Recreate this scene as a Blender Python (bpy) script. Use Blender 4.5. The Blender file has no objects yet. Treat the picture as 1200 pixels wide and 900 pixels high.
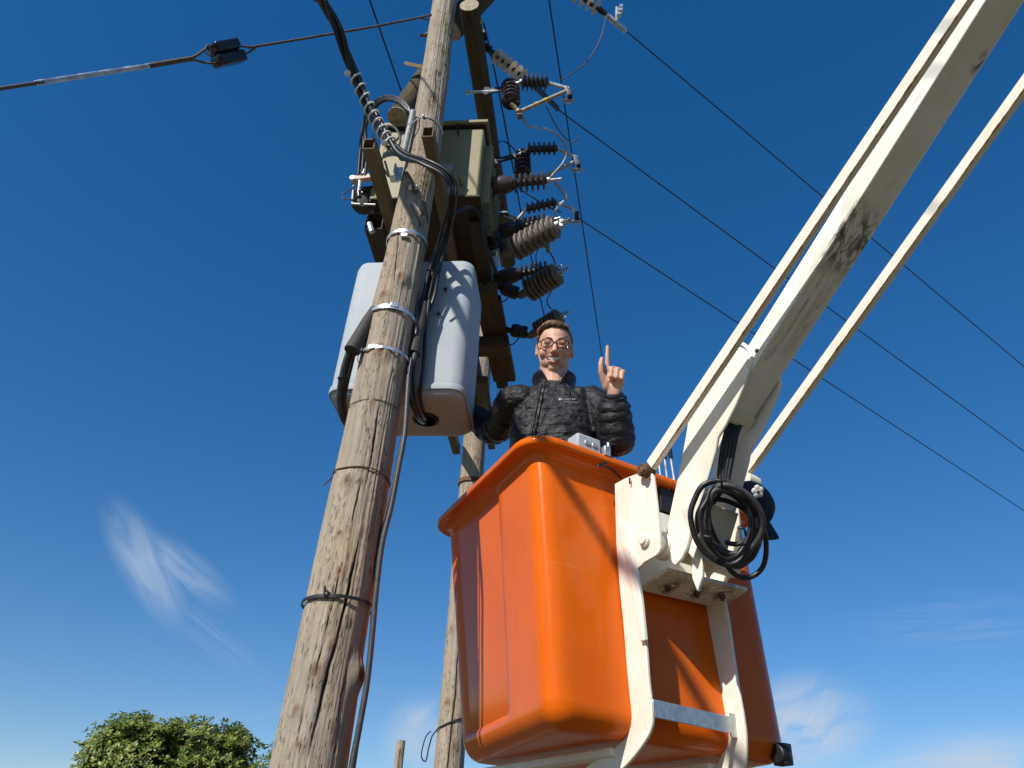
import bpy, bmesh, math, random
import numpy as np
from math import sin, cos, pi, radians, sqrt, atan2
from mathutils import Vector, Matrix, noise

random.seed(7)
rng = np.random.default_rng(7)
scene = bpy.context.scene
COL = scene.collection

# ------------------------------------------------------------------ camera
FPX = 907.0                       # focal length in pixels of a 1200 px wide frame
PITCH, ROLL = radians(33), radians(2.95)
CAM = np.array([0, 0, 1.6])
FW = np.array([0, cos(PITCH), sin(PITCH)])
R0 = np.array([1.0, 0, 0]); U0 = np.array([0, -sin(PITCH), cos(PITCH)])
RT = R0*cos(ROLL) + U0*sin(ROLL)
UP = U0*cos(ROLL) - R0*sin(ROLL)
cd = bpy.data.cameras.new("camera")
cam = bpy.data.objects.new("camera", cd); COL.objects.link(cam)
cd.sensor_fit = 'HORIZONTAL'; cd.sensor_width = 36; cd.lens = 36*FPX/1200
cd.clip_start = 0.05; cd.clip_end = 3000
cam.matrix_world = Matrix(((RT[0], UP[0], -FW[0], CAM[0]), (RT[1], UP[1], -FW[1], CAM[1]),
                           (RT[2], UP[2], -FW[2], CAM[2]), (0, 0, 0, 1)))
scene.camera = cam

# ------------------------------------------------------------------ sun, sky, exposure
SUN_AZ = radians(180+35)          # clockwise from +Y: behind the camera, to its left
SUN_EL = radians(39)
SUNV = np.array([sin(SUN_AZ)*cos(SUN_EL), cos(SUN_AZ)*cos(SUN_EL), sin(SUN_EL)])
sl = bpy.data.lights.new("sun", 'SUN'); sl.energy = 5.0; sl.angle = radians(0.53); sl.color = (1.0, 0.95, 0.87)
so = bpy.data.objects.new("sun", sl); COL.objects.link(so)
so.rotation_euler = Vector(-SUNV).to_track_quat('-Z', 'Y').to_euler()
so.location = (-6, -8, 12)
vs = scene.view_settings
scene.display_settings.display_device = 'sRGB'
vs.view_transform = 'Standard'; vs.look = 'None'; vs.exposure = 0.0; vs.gamma = 1.0; vs.use_curve_mapping = False


def ray(px, py):
    return FW + RT*((px-600)/FPX) + UP*((450-py)/FPX)
def at_z(px, py, z):                # point at camera depth z
    return CAM + ray(px, py)*z
def at_pl(px, py, p0, n):
    r = ray(px, py); n = np.asarray(n, float)
    return CAM + r*(((np.asarray(p0)-CAM)@n)/(r@n))
def at_h(px, py, h):
    return at_pl(px, py, (0, 0, h), (0, 0, 1))
def at_y(px, py, y):
    return at_pl(px, py, (0, y, 0), (0, 1, 0))

world = bpy.data.worlds.new("World"); scene.world = world; world.use_nodes = True
wt = world.node_tree; wn = wt.nodes; wl = wt.links
for n in list(wn): wn.remove(n)
def wnode(t, **k):
    n = wn.new(t)
    for a, b in k.items(): setattr(n, a, b)
    return n
sky = wnode('ShaderNodeTexSky', sky_type='NISHITA', sun_disc=False, sun_elevation=SUN_EL, sun_rotation=SUN_AZ % (2*pi),
            altitude=200, air_density=1.0, dust_density=0.1, ozone_density=4.5)
hsv = wnode('ShaderNodeHueSaturation'); hsv.inputs['Saturation'].default_value = 1.31; hsv.inputs['Value'].default_value = 1.58; hsv.inputs['Hue'].default_value = .508
wl.new(sky.outputs[0], hsv.inputs['Color'])
geo = wnode('ShaderNodeTexCoord')
gmn = wnode('ShaderNodeGamma'); gmn.inputs[1].default_value = .85
wl.new(hsv.outputs[0], gmn.inputs[0])
cur = gmn.outputs[0]
def wmath(op, a, b=None, c=None):
    n = wnode('ShaderNodeMath', operation=op)
    for i, v in enumerate((a, b, c)):
        if v is None: continue
        if isinstance(v, (int, float)): n.inputs[i].default_value = v
        else: wl.new(v, n.inputs[i])
    return n.outputs[0]
def wdot(vec, off):
    n = wnode('ShaderNodeVectorMath', operation='DOT_PRODUCT')
    wl.new(geo.outputs['Generated'], n.inputs[0]); n.inputs[1].default_value = tuple(vec)
    return wmath('SUBTRACT', n.outputs['Value'], float(off))
# thin cirrus wisps: (centre, end of long half axis, short half axis in px, strength, noise stretch)
def cloud(c, tip, half, k, sx, sy, seed, lo=.42, hi=.75):
    nr = lambda q: ray(*q)/np.linalg.norm(ray(*q))
    C0 = nr(c); T = nr(tip)-C0
    px = np.array([-(tip[1]-c[1]), tip[0]-c[0]], float); px *= half/np.linalg.norm(px)
    S = nr((c[0]+px[0], c[1]+px[1]))-C0
    A = T/(T@T); B = S/(S@S)
    u = wdot(A, A@C0); v = wdot(B, B@C0)
    q = wmath('SQRT', wmath('ADD', wmath('MULTIPLY', u, u), wmath('MULTIPLY', v, v)))
    mr = wnode('ShaderNodeMapRange', interpolation_type='SMOOTHSTEP')
    wl.new(q, mr.inputs[0]); mr.inputs[1].default_value = 1.0; mr.inputs[2].default_value = 0.05
    facing = wmath('GREATER_THAN', wdot(C0, 0.6), 0.0)
    cx = wnode('ShaderNodeCombineXYZ')
    wl.new(wmath('MULTIPLY', u, sx), cx.inputs[0]); wl.new(wmath('MULTIPLY', v, sy), cx.inputs[1]); cx.inputs[2].default_value = seed
    nz = wnode('ShaderNodeTexNoise'); nz.inputs['Scale'].default_value = 1.0; nz.inputs['Detail'].default_value = 10
    nz.inputs['Roughness'].default_value = .55; nz.inputs['Distortion'].default_value = .7
    wl.new(cx.outputs[0], nz.inputs['Vector'])
    m2 = wnode('ShaderNodeMapRange', interpolation_type='SMOOTHSTEP')
    wl.new(nz.outputs['Fac'], m2.inputs[0]); m2.inputs[1].default_value = lo; m2.inputs[2].default_value = hi
    return wmath('MULTIPLY', wmath('MULTIPLY', wmath('MULTIPLY', mr.outputs[0], m2.outputs[0]), facing), k)
clouds = [cloud((172, 662), (222, 752), 40, .70, .9, 1.5, 3.1, .18, .70),
          cloud((212, 666), (280, 728), 34, .50, .9, 1.6, 8.3, .20, .72),
          cloud((235, 735), (330, 820), 30, .22, 1.0, 3.0, 5.3, .3, .8),
          cloud((938, 848), (1040, 812), 82, 1.0, 1.4, 2.4, 1.7, .22, .62),
          cloud((1150, 905), (1320, 850), 70, 1.0, 1.3, 2.3, 4.4, .20, .62),
          cloud((492, 862), (548, 835), 60, .85, 1.1, 1.4, 6.2, .18, .68),
          cloud((1120, 730), (1300, 690), 48, .22, 1.6, 3.6, 9.9, .3, .8),
          cloud((1000, 960), (1500, 930), 110, .8, 3.0, 1.6, 2.2, .3, .75),
          cloud((100, 900), (420, 880), 60, .4, 3.0, 1.6, 7.7, .35, .8)]
tot = clouds[0]
for c_ in clouds[1:]: tot = wmath('MAXIMUM', tot, c_)
mx = wnode('ShaderNodeMix', data_type='RGBA')
wl.new(tot, mx.inputs[0]); wl.new(cur, mx.inputs[6]); mx.inputs[7].default_value = (5.2, 6.2, 7.6, 1)
bg = wnode('ShaderNodeBackground'); bg.inputs['Strength'].default_value = 0.1
wl.new(mx.outputs[2], bg.inputs['Color'])
wo = wnode('ShaderNodeOutputWorld'); wl.new(bg.outputs[0], wo.inputs['Surface'])

# ------------------------------------------------------------------ material helpers
class NT:
    def __init__(s, name):
        s.m = bpy.data.materials.new(name); s.m.use_nodes = True
        s.t = s.m.node_tree; s.n = s.t.nodes; s.l = s.t.links
        s.b = s.n['Principled BSDF']
        s.tc = s.n.new('ShaderNodeTexCoord')
    def mapped(s, scale=(1, 1, 1), loc=(0, 0, 0), rot=(0, 0, 0)):
        mp = s.n.new('ShaderNodeMapping'); s.l.new(s.tc.outputs['Object'], mp.inputs[0])
        mp.inputs['Scale'].default_value = scale; mp.inputs['Location'].default_value = loc; mp.inputs['Rotation'].default_value = rot
        return mp.outputs[0]
    def noise(s, vec, scale=5, detail=5, rough=.55, dist=0):
        n = s.n.new('ShaderNodeTexNoise'); s.l.new(vec, n.inputs['Vector'])
        n.inputs['Scale'].default_value = scale; n.inputs['Detail'].default_value = detail
        n.inputs['Roughness'].default_value = rough; n.inputs['Distortion'].default_value = dist
        return n.outputs['Fac']
    def vor(s, vec, scale=5, feature='F1'):
        n = s.n.new('ShaderNodeTexVoronoi'); n.feature = feature; s.l.new(vec, n.inputs['Vector']); n.inputs['Scale'].default_value = scale
        return n.outputs['Distance']
    def attr(s, name):
        a = s.n.new('ShaderNodeAttribute'); a.attribute_name = name; return a
    def rng(s, f, a, b, c=0., d=1.):
        n = s.n.new('ShaderNodeMapRange'); n.interpolation_type = 'SMOOTHSTEP'; s.l.new(f, n.inputs[0])
        for i, v in enumerate((a, b, c, d)): n.inputs[i+1].default_value = v
        return n.outputs[0]
    def ramp(s, f, stops):
        n = s.n.new('ShaderNodeValToRGB'); s.l.new(f, n.inputs[0]); e = n.color_ramp.elements
        while len(e) < len(stops): e.new(.5)
        for x, (p, c) in zip(e, stops): x.position = p; x.color = (*c, 1)
        return n.outputs[0]
    def mix(s, f, a, b, blend='MIX'):
        n = s.n.new('ShaderNodeMix'); n.data_type = 'RGBA'; n.blend_type = blend
        for i, v in ((0, f), (6, a), (7, b)):
            if isinstance(v, (int, float)): n.inputs[i].default_value = v
            elif isinstance(v, tuple): n.inputs[i].default_value = (*v, 1)
            else: s.l.new(v, n.inputs[i])
        return n.outputs[2]
    def math(s, op, a, b=None):
        n = s.n.new('ShaderNodeMath'); n.operation = op
        for i, v in enumerate((a, b)):
            if v is None: continue
            if isinstance(v, (int, float)): n.inputs[i].default_value = v
            else: s.l.new(v, n.inputs[i])
        return n.outputs[0]
    def sep(s, vec):
        n = s.n.new('ShaderNodeSeparateXYZ'); s.l.new(vec, n.inputs[0]); return n.outputs
    def bump(s, f, strength=.3, dist=.01):
        n = s.n.new('ShaderNodeBump'); s.l.new(f, n.inputs['Height']); n.inputs['Strength'].default_value = strength; n.inputs['Distance'].default_value = dist
        s.l.new(n.outputs[0], s.b.inputs['Normal']); return n
    def set(s, **k):
        names = dict(col='Base Color', rough='Roughness', metal='Metallic', coat='Coat Weight', crough='Coat Roughness', spec='Specular IOR Level',
                     sss='Subsurface Weight', alpha='Alpha', sheen='Sheen Weight')
        for a, v in k.items():
            i = s.b.inputs[names[a]]
            if isinstance(v, (int, float)): i.default_value = v
            elif isinstance(v, tuple): i.default_value = (*v, 1)
            else: s.l.new(v, i)
        return s.m

def plain(name, col, rough=.5, metal=0., var=.25, scale=30, bump=.0, **k):
    t = NT(name); f = t.noise(t.mapped(), scale, 6)
    c = t.mix(t.rng(f, .3, .7), tuple(x*(1-var) for x in col), tuple(min(1, x*(1+var*.6)) for x in col))
    t.set(col=c, rough=t.rng(f, .2, .8, max(0, rough-.1), min(1, rough+.12)), metal=metal, **k)
    if bump: t.bump(f, bump, .004)
    return t.m

def wood_mat(name, base, dark, light, zs=.35, cracks=True):
    """weathered round timber, grain along local z; 'knot' attribute marks knots, 'crack' the checks"""
    t = NT(name)
    g1 = t.noise(t.mapped((52, 52, 9*zs)), 1.0, 8, .65, .35)
    g2 = t.noise(t.mapped((10, 10, 1.3)), 1.0, 5, .6)
    big = t.noise(t.mapped((3, 3, 1.4)), 1.0, 4, .6)
    def wob(scale, k):
        vm = t.mapped(scale); nz = t.n.new('ShaderNodeTexNoise'); t.l.new(t.mapped((22, 22, 9)), nz.inputs['Vector']); nz.inputs['Scale'].default_value = 1; nz.inputs['Detail'].default_value = 4
        ad = t.n.new('ShaderNodeVectorMath'); ad.operation = 'MULTIPLY_ADD'; t.l.new(nz.outputs['Color'], ad.inputs[0]); ad.inputs[1].default_value = (k, k, k*.6); t.l.new(vm, ad.inputs[2]); return ad.outputs[0]
    v = t.vor(wob((78, 78, 15), 1.6), 1.0); v2 = t.vor(wob((120, 120, 26), 1.8), 1.0)                      # short dashes: climbing-spur and checking marks
    dash_gate = t.noise(t.mapped((14, 14, 4)), 1.0, 3)
    dash = t.math('MULTIPLY', t.math('MAXIMUM', t.rng(v, .30, .12), t.math('MULTIPLY', t.rng(v2, .30, .14), .7)), t.rng(dash_gate, .37, .60))
    fine = t.noise(t.mapped((240, 240, 20)), 1.0, 4, .6)
    c = t.ramp(g1, [(.25, dark), (.48, base), (.75, light)])
    c = t.mix(t.rng(big, .35, .7), c, tuple(a*.72+b*.28 for a, b in zip(base, (.30, .19, .10))), 'MIX') if False else c
    warm = t.mix(t.rng(g2, .45, .75), (1, 1, 1), (1.0, .84, .66)); c = t.mix(.8, c, warm, 'MULTIPLY')
    grey = t.mix(t.rng(big, .35, .72), (.86, .88, .92), (1.12, 1.08, 1.0)); c = t.mix(.8, c, grey, 'MULTIPLY')
    c = t.mix(t.math('MULTIPLY', t.rng(fine, .35, .65), .35), c, dark)
    c = t.mix(t.math('MULTIPLY', dash, .58), c, tuple(x*.38 for x in dark))
    kn = t.attr('knot').outputs['Fac']; kn2 = t.math('MULTIPLY', kn, t.rng(g2, .2, .6, .5, 1))
    c = t.mix(kn2, c, (.16, .075, .028))
    ck = t.attr('crack').outputs['Fac']
    c = t.mix(ck, c, (.012, .009, .007))
    ms = t.attr('moss').outputs['Fac']
    c = t.mix(t.math('MULTIPLY', ms, t.rng(t.noise(t.mapped((40, 40, 30)), 1, 5), .4, .6)), c, (.13, .115, .025))
    t.set(col=c, rough=.88, spec=.25)
    h = t.math('SUBTRACT', t.math('ADD', t.math('MULTIPLY', g1, .8), t.math('MULTIPLY', fine, .35)), t.math('MULTIPLY', dash, .9))
    t.bump(h, .8, .007)
    return t.m

M = {}
M['pole'] = wood_mat('weathered_pole_wood', (.385, .325, .25), (.22, .175, .13), (.51, .445, .36))
M['log'] = wood_mat('brown_log_wood', (.095, .075, .040), (.05, .038, .022), (.15, .12, .065))
M['timber'] = wood_mat('sawn_timber_wood', (.115, .078, .045), (.055, .037, .022), (.18, .13, .08))
M['endgrain'] = plain('end_grain_wood', (.42, .36, .25), .9, 0, .35, 60, .4)

def painted(name, col, rust=.5, rough=.38, edge=None, chips=.0):
    """painted steel with grime, rust bloom and chips"""
    t = NT(name); v = t.mapped()
    f = t.noise(v, 6, 8, .6); f2 = t.noise(v, 28, 8, .65); f3 = t.noise(t.mapped((1, 1, .25)), 22, 6, .6)
    c = t.mix(t.rng(f, .3, .75), col, tuple(x*y for x, y in zip(col, (.88, .84, .74))))
    c = t.mix(t.math('MULTIPLY', t.rng(f3, .55, .8), .35), c, (.30, .24, .15))
    rm = t.math('MULTIPLY', t.rng(f2, .66, .76), t.rng(f, .48, .62))
    e = t.attr('rust').outputs['Fac']
    er = t.rng(t.math('ADD', e, t.math('MULTIPLY', t.math('SUBTRACT', f2, .5), 1.3)), .5, .72)
    rm = t.math('MAXIMUM', t.math('MULTIPLY', rm, rust), er)
    rc = t.mix(t.rng(f2, .4, .7), (.30, .14, .025), (.13, .05, .015))
    c = t.mix(rm, c, rc)
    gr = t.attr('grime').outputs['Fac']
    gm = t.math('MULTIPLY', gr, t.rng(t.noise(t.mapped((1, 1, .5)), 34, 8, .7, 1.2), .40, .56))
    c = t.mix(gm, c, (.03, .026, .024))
    t.set(col=c, rough=t.rng(rm, 0, 1, rough, .85), spec=.4)
    t.bump(t.math('ADD', f2, t.math('MULTIPLY', rm, .6)), .10, .004)
    return t.m
M['cream'] = painted('cream_painted_steel', (.88, .85, .76), .7)
M['white'] = painted('white_painted_steel', (.88, .86, .79), .3)
M['bar'] = painted('cream_bar_paint', (.86, .82, .71), .45)
M['olive'] = painted('olive_transformer_paint', (.27, .235, .12), .4, .5)
M['channel'] = painted('brown_channel_paint', (.17, .125, .075), 1.0, .65)
M['shade_channel'] = painted('shaded_skid_paint', (.060, .045, .028), .8, .7)  # channel paint darkened so the shade under the tank sits in its colour
M['galv'] = plain('galvanised_steel', (.55, .56, .57), .42, .75, .25, 40, .1)
M['bright'] = plain('bright_zinc', (.78, .78, .76), .3, .7, .15, 40)
M['rusty'] = plain('rusty_steel', (.16, .085, .05), .8, .2, .45, 50, .4)
M['guyrust'] = plain('weathered_guy_steel', (.13, .092, .07), .7, .3, .45, 60, .4)
M['wire'] = plain('dull_wire', (.10, .085, .08), .55, .4, .3, 60)
M['line'] = plain('aged_conductor', (.03, .035, .05), .6, .3, .2, 60)
M['jumper'] = plain('bare_aluminium_wire', (.42, .40, .38), .5, .5, .25, 60)
M['black'] = plain('black_cable_sheath', (.016, .016, .018), .42, 0, .3, 40, .08)
M['greycable'] = plain('grey_cable_sheath', (.055, .055, .058), .5, 0, .3, 50, .1)
M['sleeve'] = plain('black_conduit_sleeve', (.045, .04, .036), .7, 0, .35, 40, .25)
M['conduit'] = plain('grey_conduit', (.30, .31, .31), .5, 0, .2, 30)
M['blackmetal'] = plain('blackened_steel', (.022, .022, .026), .5, .2, .4, 40, .1)
M['dkporc'] = plain('dark_brown_porcelain', (.040, .028, .028), .16, 0, .35, 30, coat=.4)
M['brporc'] = plain('brown_porcelain', (.062, .042, .042), .38, 0, .35, 30, coat=.1)
M['blueporc'] = plain('slate_polymer', (.035, .042, .06), .4, 0, .3, 30)
M['tanporc'] = plain('weathered_grey_polymer', (.165, .135, .105), .65, 0, .35, 40, .2)
M['cream_ins'] = plain('cream_polymer_sheds', (.66, .57, .42), .5, 0, .25, 40)
M['brass'] = plain('dull_bronze', (.35, .26, .16), .5, .6, .35, 50, .2)
M['yellow'] = plain('yellow_band', (.60, .42, .05), .5, 0, .2, 40)
M['tube'] = plain('fibre_fuse_tube', (.38, .34, .27), .55, 0, .3, 40)
M['tan'] = plain('tan_terminal_block', (.62, .50, .36), .6, 0, .2, 40)
M['whitetag'] = plain('white_tag', (.80, .79, .74), .5, 0, .1, 40)
M['darkblue'] = plain('glazed_dark_blue', (.012, .016, .03), .25, 0, .3, 20)

def grp_mat():
    t = NT('grey_fibreglass'); v = t.mapped()
    f = t.noise(v, 5, 6); f2 = t.noise(v, 45, 5)
    c = t.mix(t.rng(f, .3, .7), (.385, .425, .455), (.43, .465, .49))
    c = t.mix(t.math('MULTIPLY', t.rng(t.noise(t.mapped((14, 14, .9)), 1.2, 6), .56, .78), .25), c, (.32, .32, .30))
    c = t.mix(t.math('MULTIPLY', t.rng(f2, .66, .74), .5), c, (.30, .29, .27))
    t.set(col=c, rough=.55, spec=.15); t.bump(f2, .05, .003); return t.m
M['grp'] = grp_mat()

def orange_mat():
    t = NT('orange_gelcoat'); v = t.mapped()
    f = t.noise(v, 3, 5); f2 = t.noise(v, 70, 4); f3 = t.noise(t.mapped((7, 7, .8)), 3, 7, .65)
    c = t.mix(t.rng(f, .3, .7), (.70, .122, .0045), (.76, .142, .006))
    c = t.mix(t.math('MULTIPLY', t.rng(f3, .52, .78), .4), c, (.50, .095, .012))
    c = t.mix(t.math('MULTIPLY', t.rng(t.vor(t.mapped((1, 1, .25)), 90), .05, .02), .5), c, (.32, .09, .02))
    # rubbed scratches and a chalky bloom low on the walls
    sc1 = t.noise(t.mapped((2.2, 2.2, 160), rot=(.5, .25, 0)), 1.0, 3, .5); sc2 = t.noise(t.mapped((150, 150, 3.0), rot=(.12, 0, .3)), 1.0, 3, .5); gate = t.noise(v, 4.5, 5, .6)
    scr = t.math('MULTIPLY', t.math('MAXIMUM', t.rng(sc1, .68, .74), t.rng(sc2, .69, .75)), t.rng(gate, .50, .62))
    c = t.mix(t.math('MULTIPLY', scr, .38), c, (.80, .38, .16))
    c = t.mix(t.math('MULTIPLY', t.rng(t.noise(v, 11, 7, .7), .56, .74), .22), c, (.40, .16, .06))
    t.set(col=c, rough=t.rng(f3, .3, .8, .16, .30), coat=.10, crough=t.rng(f3, .35, .75, .04, .10), spec=.13)
    n = t.bump(t.math('ADD', f, t.math('MULTIPLY', f2, .012)), .14, .02); return t.m
M['orange'] = orange_mat()

def ground_mat():
    t = NT('dry_ground'); v = t.mapped()
    f = t.noise(v, .15, 8); f2 = t.noise(v, 6, 8)
    c = t.ramp(f, [(.35, (.075, .07, .03)), (.5, (.13, .10, .055)), (.65, (.18, .135, .085))])
    c = t.mix(t.rng(f2, .4, .7), c, (.09, .08, .045)); t.set(col=c, rough=.95); t.bump(f2, .6, .03); return t.m
M['ground'] = ground_mat()

# ------------------------------------------------------------------ mesh helpers
def nrm(v): v = np.asarray(v, float); return v/np.linalg.norm(v)
def spl(pts, k=8):
    """Catmull-Rom through the points"""
    P = [np.asarray(p, float) for p in pts]
    if len(P) < 3: return P
    P = [2*P[0]-P[1]] + P + [2*P[-1]-P[-2]]
    out = []
    for i in range(1, len(P)-2):
        for j in range(k):
            t = j/k
            out.append(.5*((2*P[i]) + (-P[i-1]+P[i+1])*t + (2*P[i-1]-5*P[i]+4*P[i+1]-P[i+2])*t*t + (-P[i-1]+3*P[i]-3*P[i+1]+P[i+2])*t**3))
    out.append(P[-2]); return out
def frames(P):
    P = [np.asarray(p, float) for p in P]; n = len(P)
    T = [nrm(P[min(i+1, n-1)]-P[max(i-1, 0)]+1e-12) for i in range(n)]
    a = np.array([0, 0, 1.]) if abs(T[0][2]) < .9 else np.array([1., 0, 0])
    N = [nrm(a-T[0]*(a@T[0]))]
    for i in range(1, n):
        q = N[-1]-T[i]*(N[-1]@T[i]); N.append(nrm(q))
    return P, T, N, [np.cross(T[i], N[i]) for i in range(n)]

class MB:
    def __init__(s): s.v = []; s.f = []; s.at = {}
    def add(s, vs, fs, **attrs):
        o = len(s.v); s.v += [tuple(map(float, p)) for p in vs]; s.f += [tuple(i+o for i in q) for q in fs]
        for k, vals in attrs.items():
            a = s.at.setdefault(k, {})
            for i in range(len(vs)): a[o+i] = vals if isinstance(vals, (int, float)) else vals[i]
        return s
    def box(s, c, ax, ay, az):
        """centre and three half-extent vectors"""
        c, ax, ay, az = (np.asarray(q, float) for q in (c, ax, ay, az))
        if np.cross(ax, ay)@az < 0: ax = -ax
        V = [c+i*ax+j*ay+k*az for k in (-1, 1) for j in (-1, 1) for i in (-1, 1)]
        return s.add(V, [(0, 2, 3, 1), (4, 5, 7, 6), (0, 1, 5, 4), (2, 6, 7, 3), (0, 4, 6, 2), (1, 3, 7, 5)])
    def bar(s, p, q, side, w, h):
        """rectangular bar from p to q; 'side' gives the direction of the w dimension"""
        p, q = np.asarray(p, float), np.asarray(q, float); t = nrm(q-p); sd = np.asarray(side, float); sd = nrm(sd-t*(sd@t)); u = np.cross(t, sd)
        return s.box((p+q)/2, (q-p)/2, sd*w/2, u*h/2)
    def tube(s, pts, r, n=10, cap=True, twist=0):
        P, T, N, B = frames(pts); m = len(P)
        rr = r if hasattr(r, '__len__') else [r]*m
        V = []
        for i in range(m):
            for j in range(n):
                a = 2*pi*j/n + twist*i
                V.append(P[i]+rr[i]*(cos(a)*N[i]+sin(a)*B[i]))
        F = [(i*n+j, i*n+(j+1) % n, (i+1)*n+(j+1) % n, (i+1)*n+j) for i in range(m-1) for j in range(n)]
        if cap: F += [tuple(reversed(range(n))), tuple((m-1)*n+j for j in range(n))]
        return s.add(V, F)
    def lathe(s, o, ax, prof, n=20, cap=True):
        """profile [(distance along axis, radius)]"""
        o = np.asarray(o, float); t = nrm(ax); a = np.array([0, 0, 1.]) if abs(t[2]) < .9 else np.array([1., 0, 0])
        N = nrm(a-t*(a@t)); B = np.cross(t, N); m = len(prof)
        V = [o+t*d+r*(cos(2*pi*j/n)*N+sin(2*pi*j/n)*B) for d, r in prof for j in range(n)]
        F = [(i*n+j, i*n+(j+1) % n, (i+1)*n+(j+1) % n, (i+1)*n+j) for i in range(m-1) for j in range(n)]
        if cap: F += [tuple(reversed(range(n))), tuple((m-1)*n+j for j in range(n))]
        return s.add(V, F)
    def prism(s, poly, ext):
        poly = [np.asarray(p, float) for p in poly]; ext = np.asarray(ext, float); n = len(poly)
        nn = sum(np.cross(poly[i]-poly[0], poly[(i+1) % n]-poly[0]) for i in range(n))
        if nn@ext > 0: poly = poly[::-1]
        V = poly+[p+ext for p in poly]
        F = [tuple(range(n)), tuple(reversed(range(n, 2*n)))] + [(i, i+n, (i+1) % n+n, (i+1) % n) for i in range(n)]
        return s.add(V, F)
    def ell(s, c, rad, axes=None, nu=20, nv=12):
        c = np.asarray(c, float); A = np.eye(3) if axes is None else np.asarray(axes, float)
        rad = rad if hasattr(rad, '__len__') else (rad,)*3
        V = [c+A.T@np.array([0, 0, rad[2]])]
        for i in range(1, nv):
            ph = pi*i/nv
            for j in range(nu):
                t = 2*pi*j/nu; V.append(c+A.T@np.array([rad[0]*sin(ph)*cos(t), rad[1]*sin(ph)*sin(t), rad[2]*cos(ph)]))
        V.append(c+A.T@np.array([0, 0, -rad[2]])); L = len(V)-1
        F = [(0, 1+j, 1+(j+1) % nu) for j in range(nu)]
        F += [(1+i*nu+j, 1+(i+1)*nu+j, 1+(i+1)*nu+(j+1) % nu, 1+i*nu+(j+1) % nu) for i in range(nv-2) for j in range(nu)]
        F += [(L, 1+(nv-2)*nu+(j+1) % nu, 1+(nv-2)*nu+j) for j in range(nu)]
        return s.add(V, F)
    def caps(s, p, q, r0, r1, n=14):
        """tapered capsule"""
        p, q = np.asarray(p, float), np.asarray(q, float); L = np.linalg.norm(q-p)
        pr = [(-r0*cos(a), max(r0*sin(a), 1e-4)) for a in np.linspace(0.02, pi/2, 6)] + [(L+r1*sin(a), max(r1*cos(a), 1e-4)) for a in np.linspace(0, pi/2-.02, 6)]
        return s.lathe(p, q-p, pr, n)
    def chain(s, pts, rad):
        for i in range(len(pts)-1): s.caps(pts[i], pts[i+1], rad[i], rad[i+1])
        return s

ROOTLOC = {}
def T(name, label, cat, loc, group=None):
    o = bpy.data.objects.new(name, None); COL.objects.link(o); o.location = tuple(map(float, loc)); o.empty_display_size = .1
    o['label'] = label; o['category'] = cat
    if group: o['group'] = group
    ROOTLOC[o] = np.asarray(loc, float); return o
def P(name, mb, mat, parent=None, label=None, bevel=0, ang=40, smooth=True, kind=None, seg=2, local=False):
    loc = ROOTLOC[parent] if parent is not None else np.zeros(3)
    me = bpy.data.meshes.new(name)
    V = mb.v if local else [tuple(np.asarray(v)-loc) for v in mb.v]
    me.from_pydata(V, [], mb.f); me.update()
    for k, dct in mb.at.items():
        a = me.attributes.new(k, 'FLOAT', 'POINT')
        arr = np.zeros(len(V), dtype=np.float32)
        for i, x in dct.items(): arr[i] = x
        a.data.foreach_set('value', arr)
    if smooth:
        me.polygons.foreach_set('use_smooth', [True]*len(me.polygons)); me.set_sharp_from_angle(angle=radians(ang))
    me.materials.append(mat)
    o = bpy.data.objects.new(name, me); COL.objects.link(o)
    if parent is not None: o.parent = parent; ROOTLOC[o] = loc
    else: ROOTLOC[o] = np.zeros(3)
    if label: o['label'] = label
    if kind: o['kind'] = kind
    if bevel:
        b = o.modifiers.new('bevel', 'BEVEL'); b.width = bevel; b.segments = seg; b.limit_method = 'ANGLE'; b.angle_limit = radians(35)
    return o
def S(name, mb, mat, label, cat, loc, group=None, **k):
    """a thing that is one mesh: origin at loc"""
    loc = np.asarray(loc, float); m2 = MB(); m2.f = mb.f; m2.at = mb.at; m2.v = [tuple(np.asarray(v)-loc) for v in mb.v]
    o = P(name, m2, mat, None, label, local=True, **k); o.location = tuple(loc); o['category'] = cat
    if group: o['group'] = group
    ROOTLOC[o] = loc; return o

# ------------------------------------------------------------------ ground
g = MB(); N_ = 60
xs = np.sign(np.linspace(-1, 1, N_))*np.abs(np.linspace(-1, 1, N_))**3*900
V = [(x, y, 0.06*noise.noise(Vector((x*.3, y*.3, 0))) - 0.0) for y in xs for x in xs]
g.add(V, [(j*N_+i, j*N_+i+1, (j+1)*N_+i+1, (j+1)*N_+i) for j in range(N_-1) for i in range(N_-1)])
P('ground', g, M['ground'], kind='structure')

# ------------------------------------------------------------------ two-pole structure: its own frame
OR = np.array([-.526, 2.6, 0]); TH = radians(6)
DV = np.array([sin(TH), cos(TH), 0]); EV = np.array([cos(TH), -sin(TH), 0]); ZV = np.array([0, 0, 1.])
def G(a, b, h): return OR+EV*a+DV*b+ZV*h
def at_a(px, py, a): return at_pl(px, py, OR+EV*a, EV)
def at_b(px, py, b): return at_pl(px, py, OR+DV*b, DV)

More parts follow.
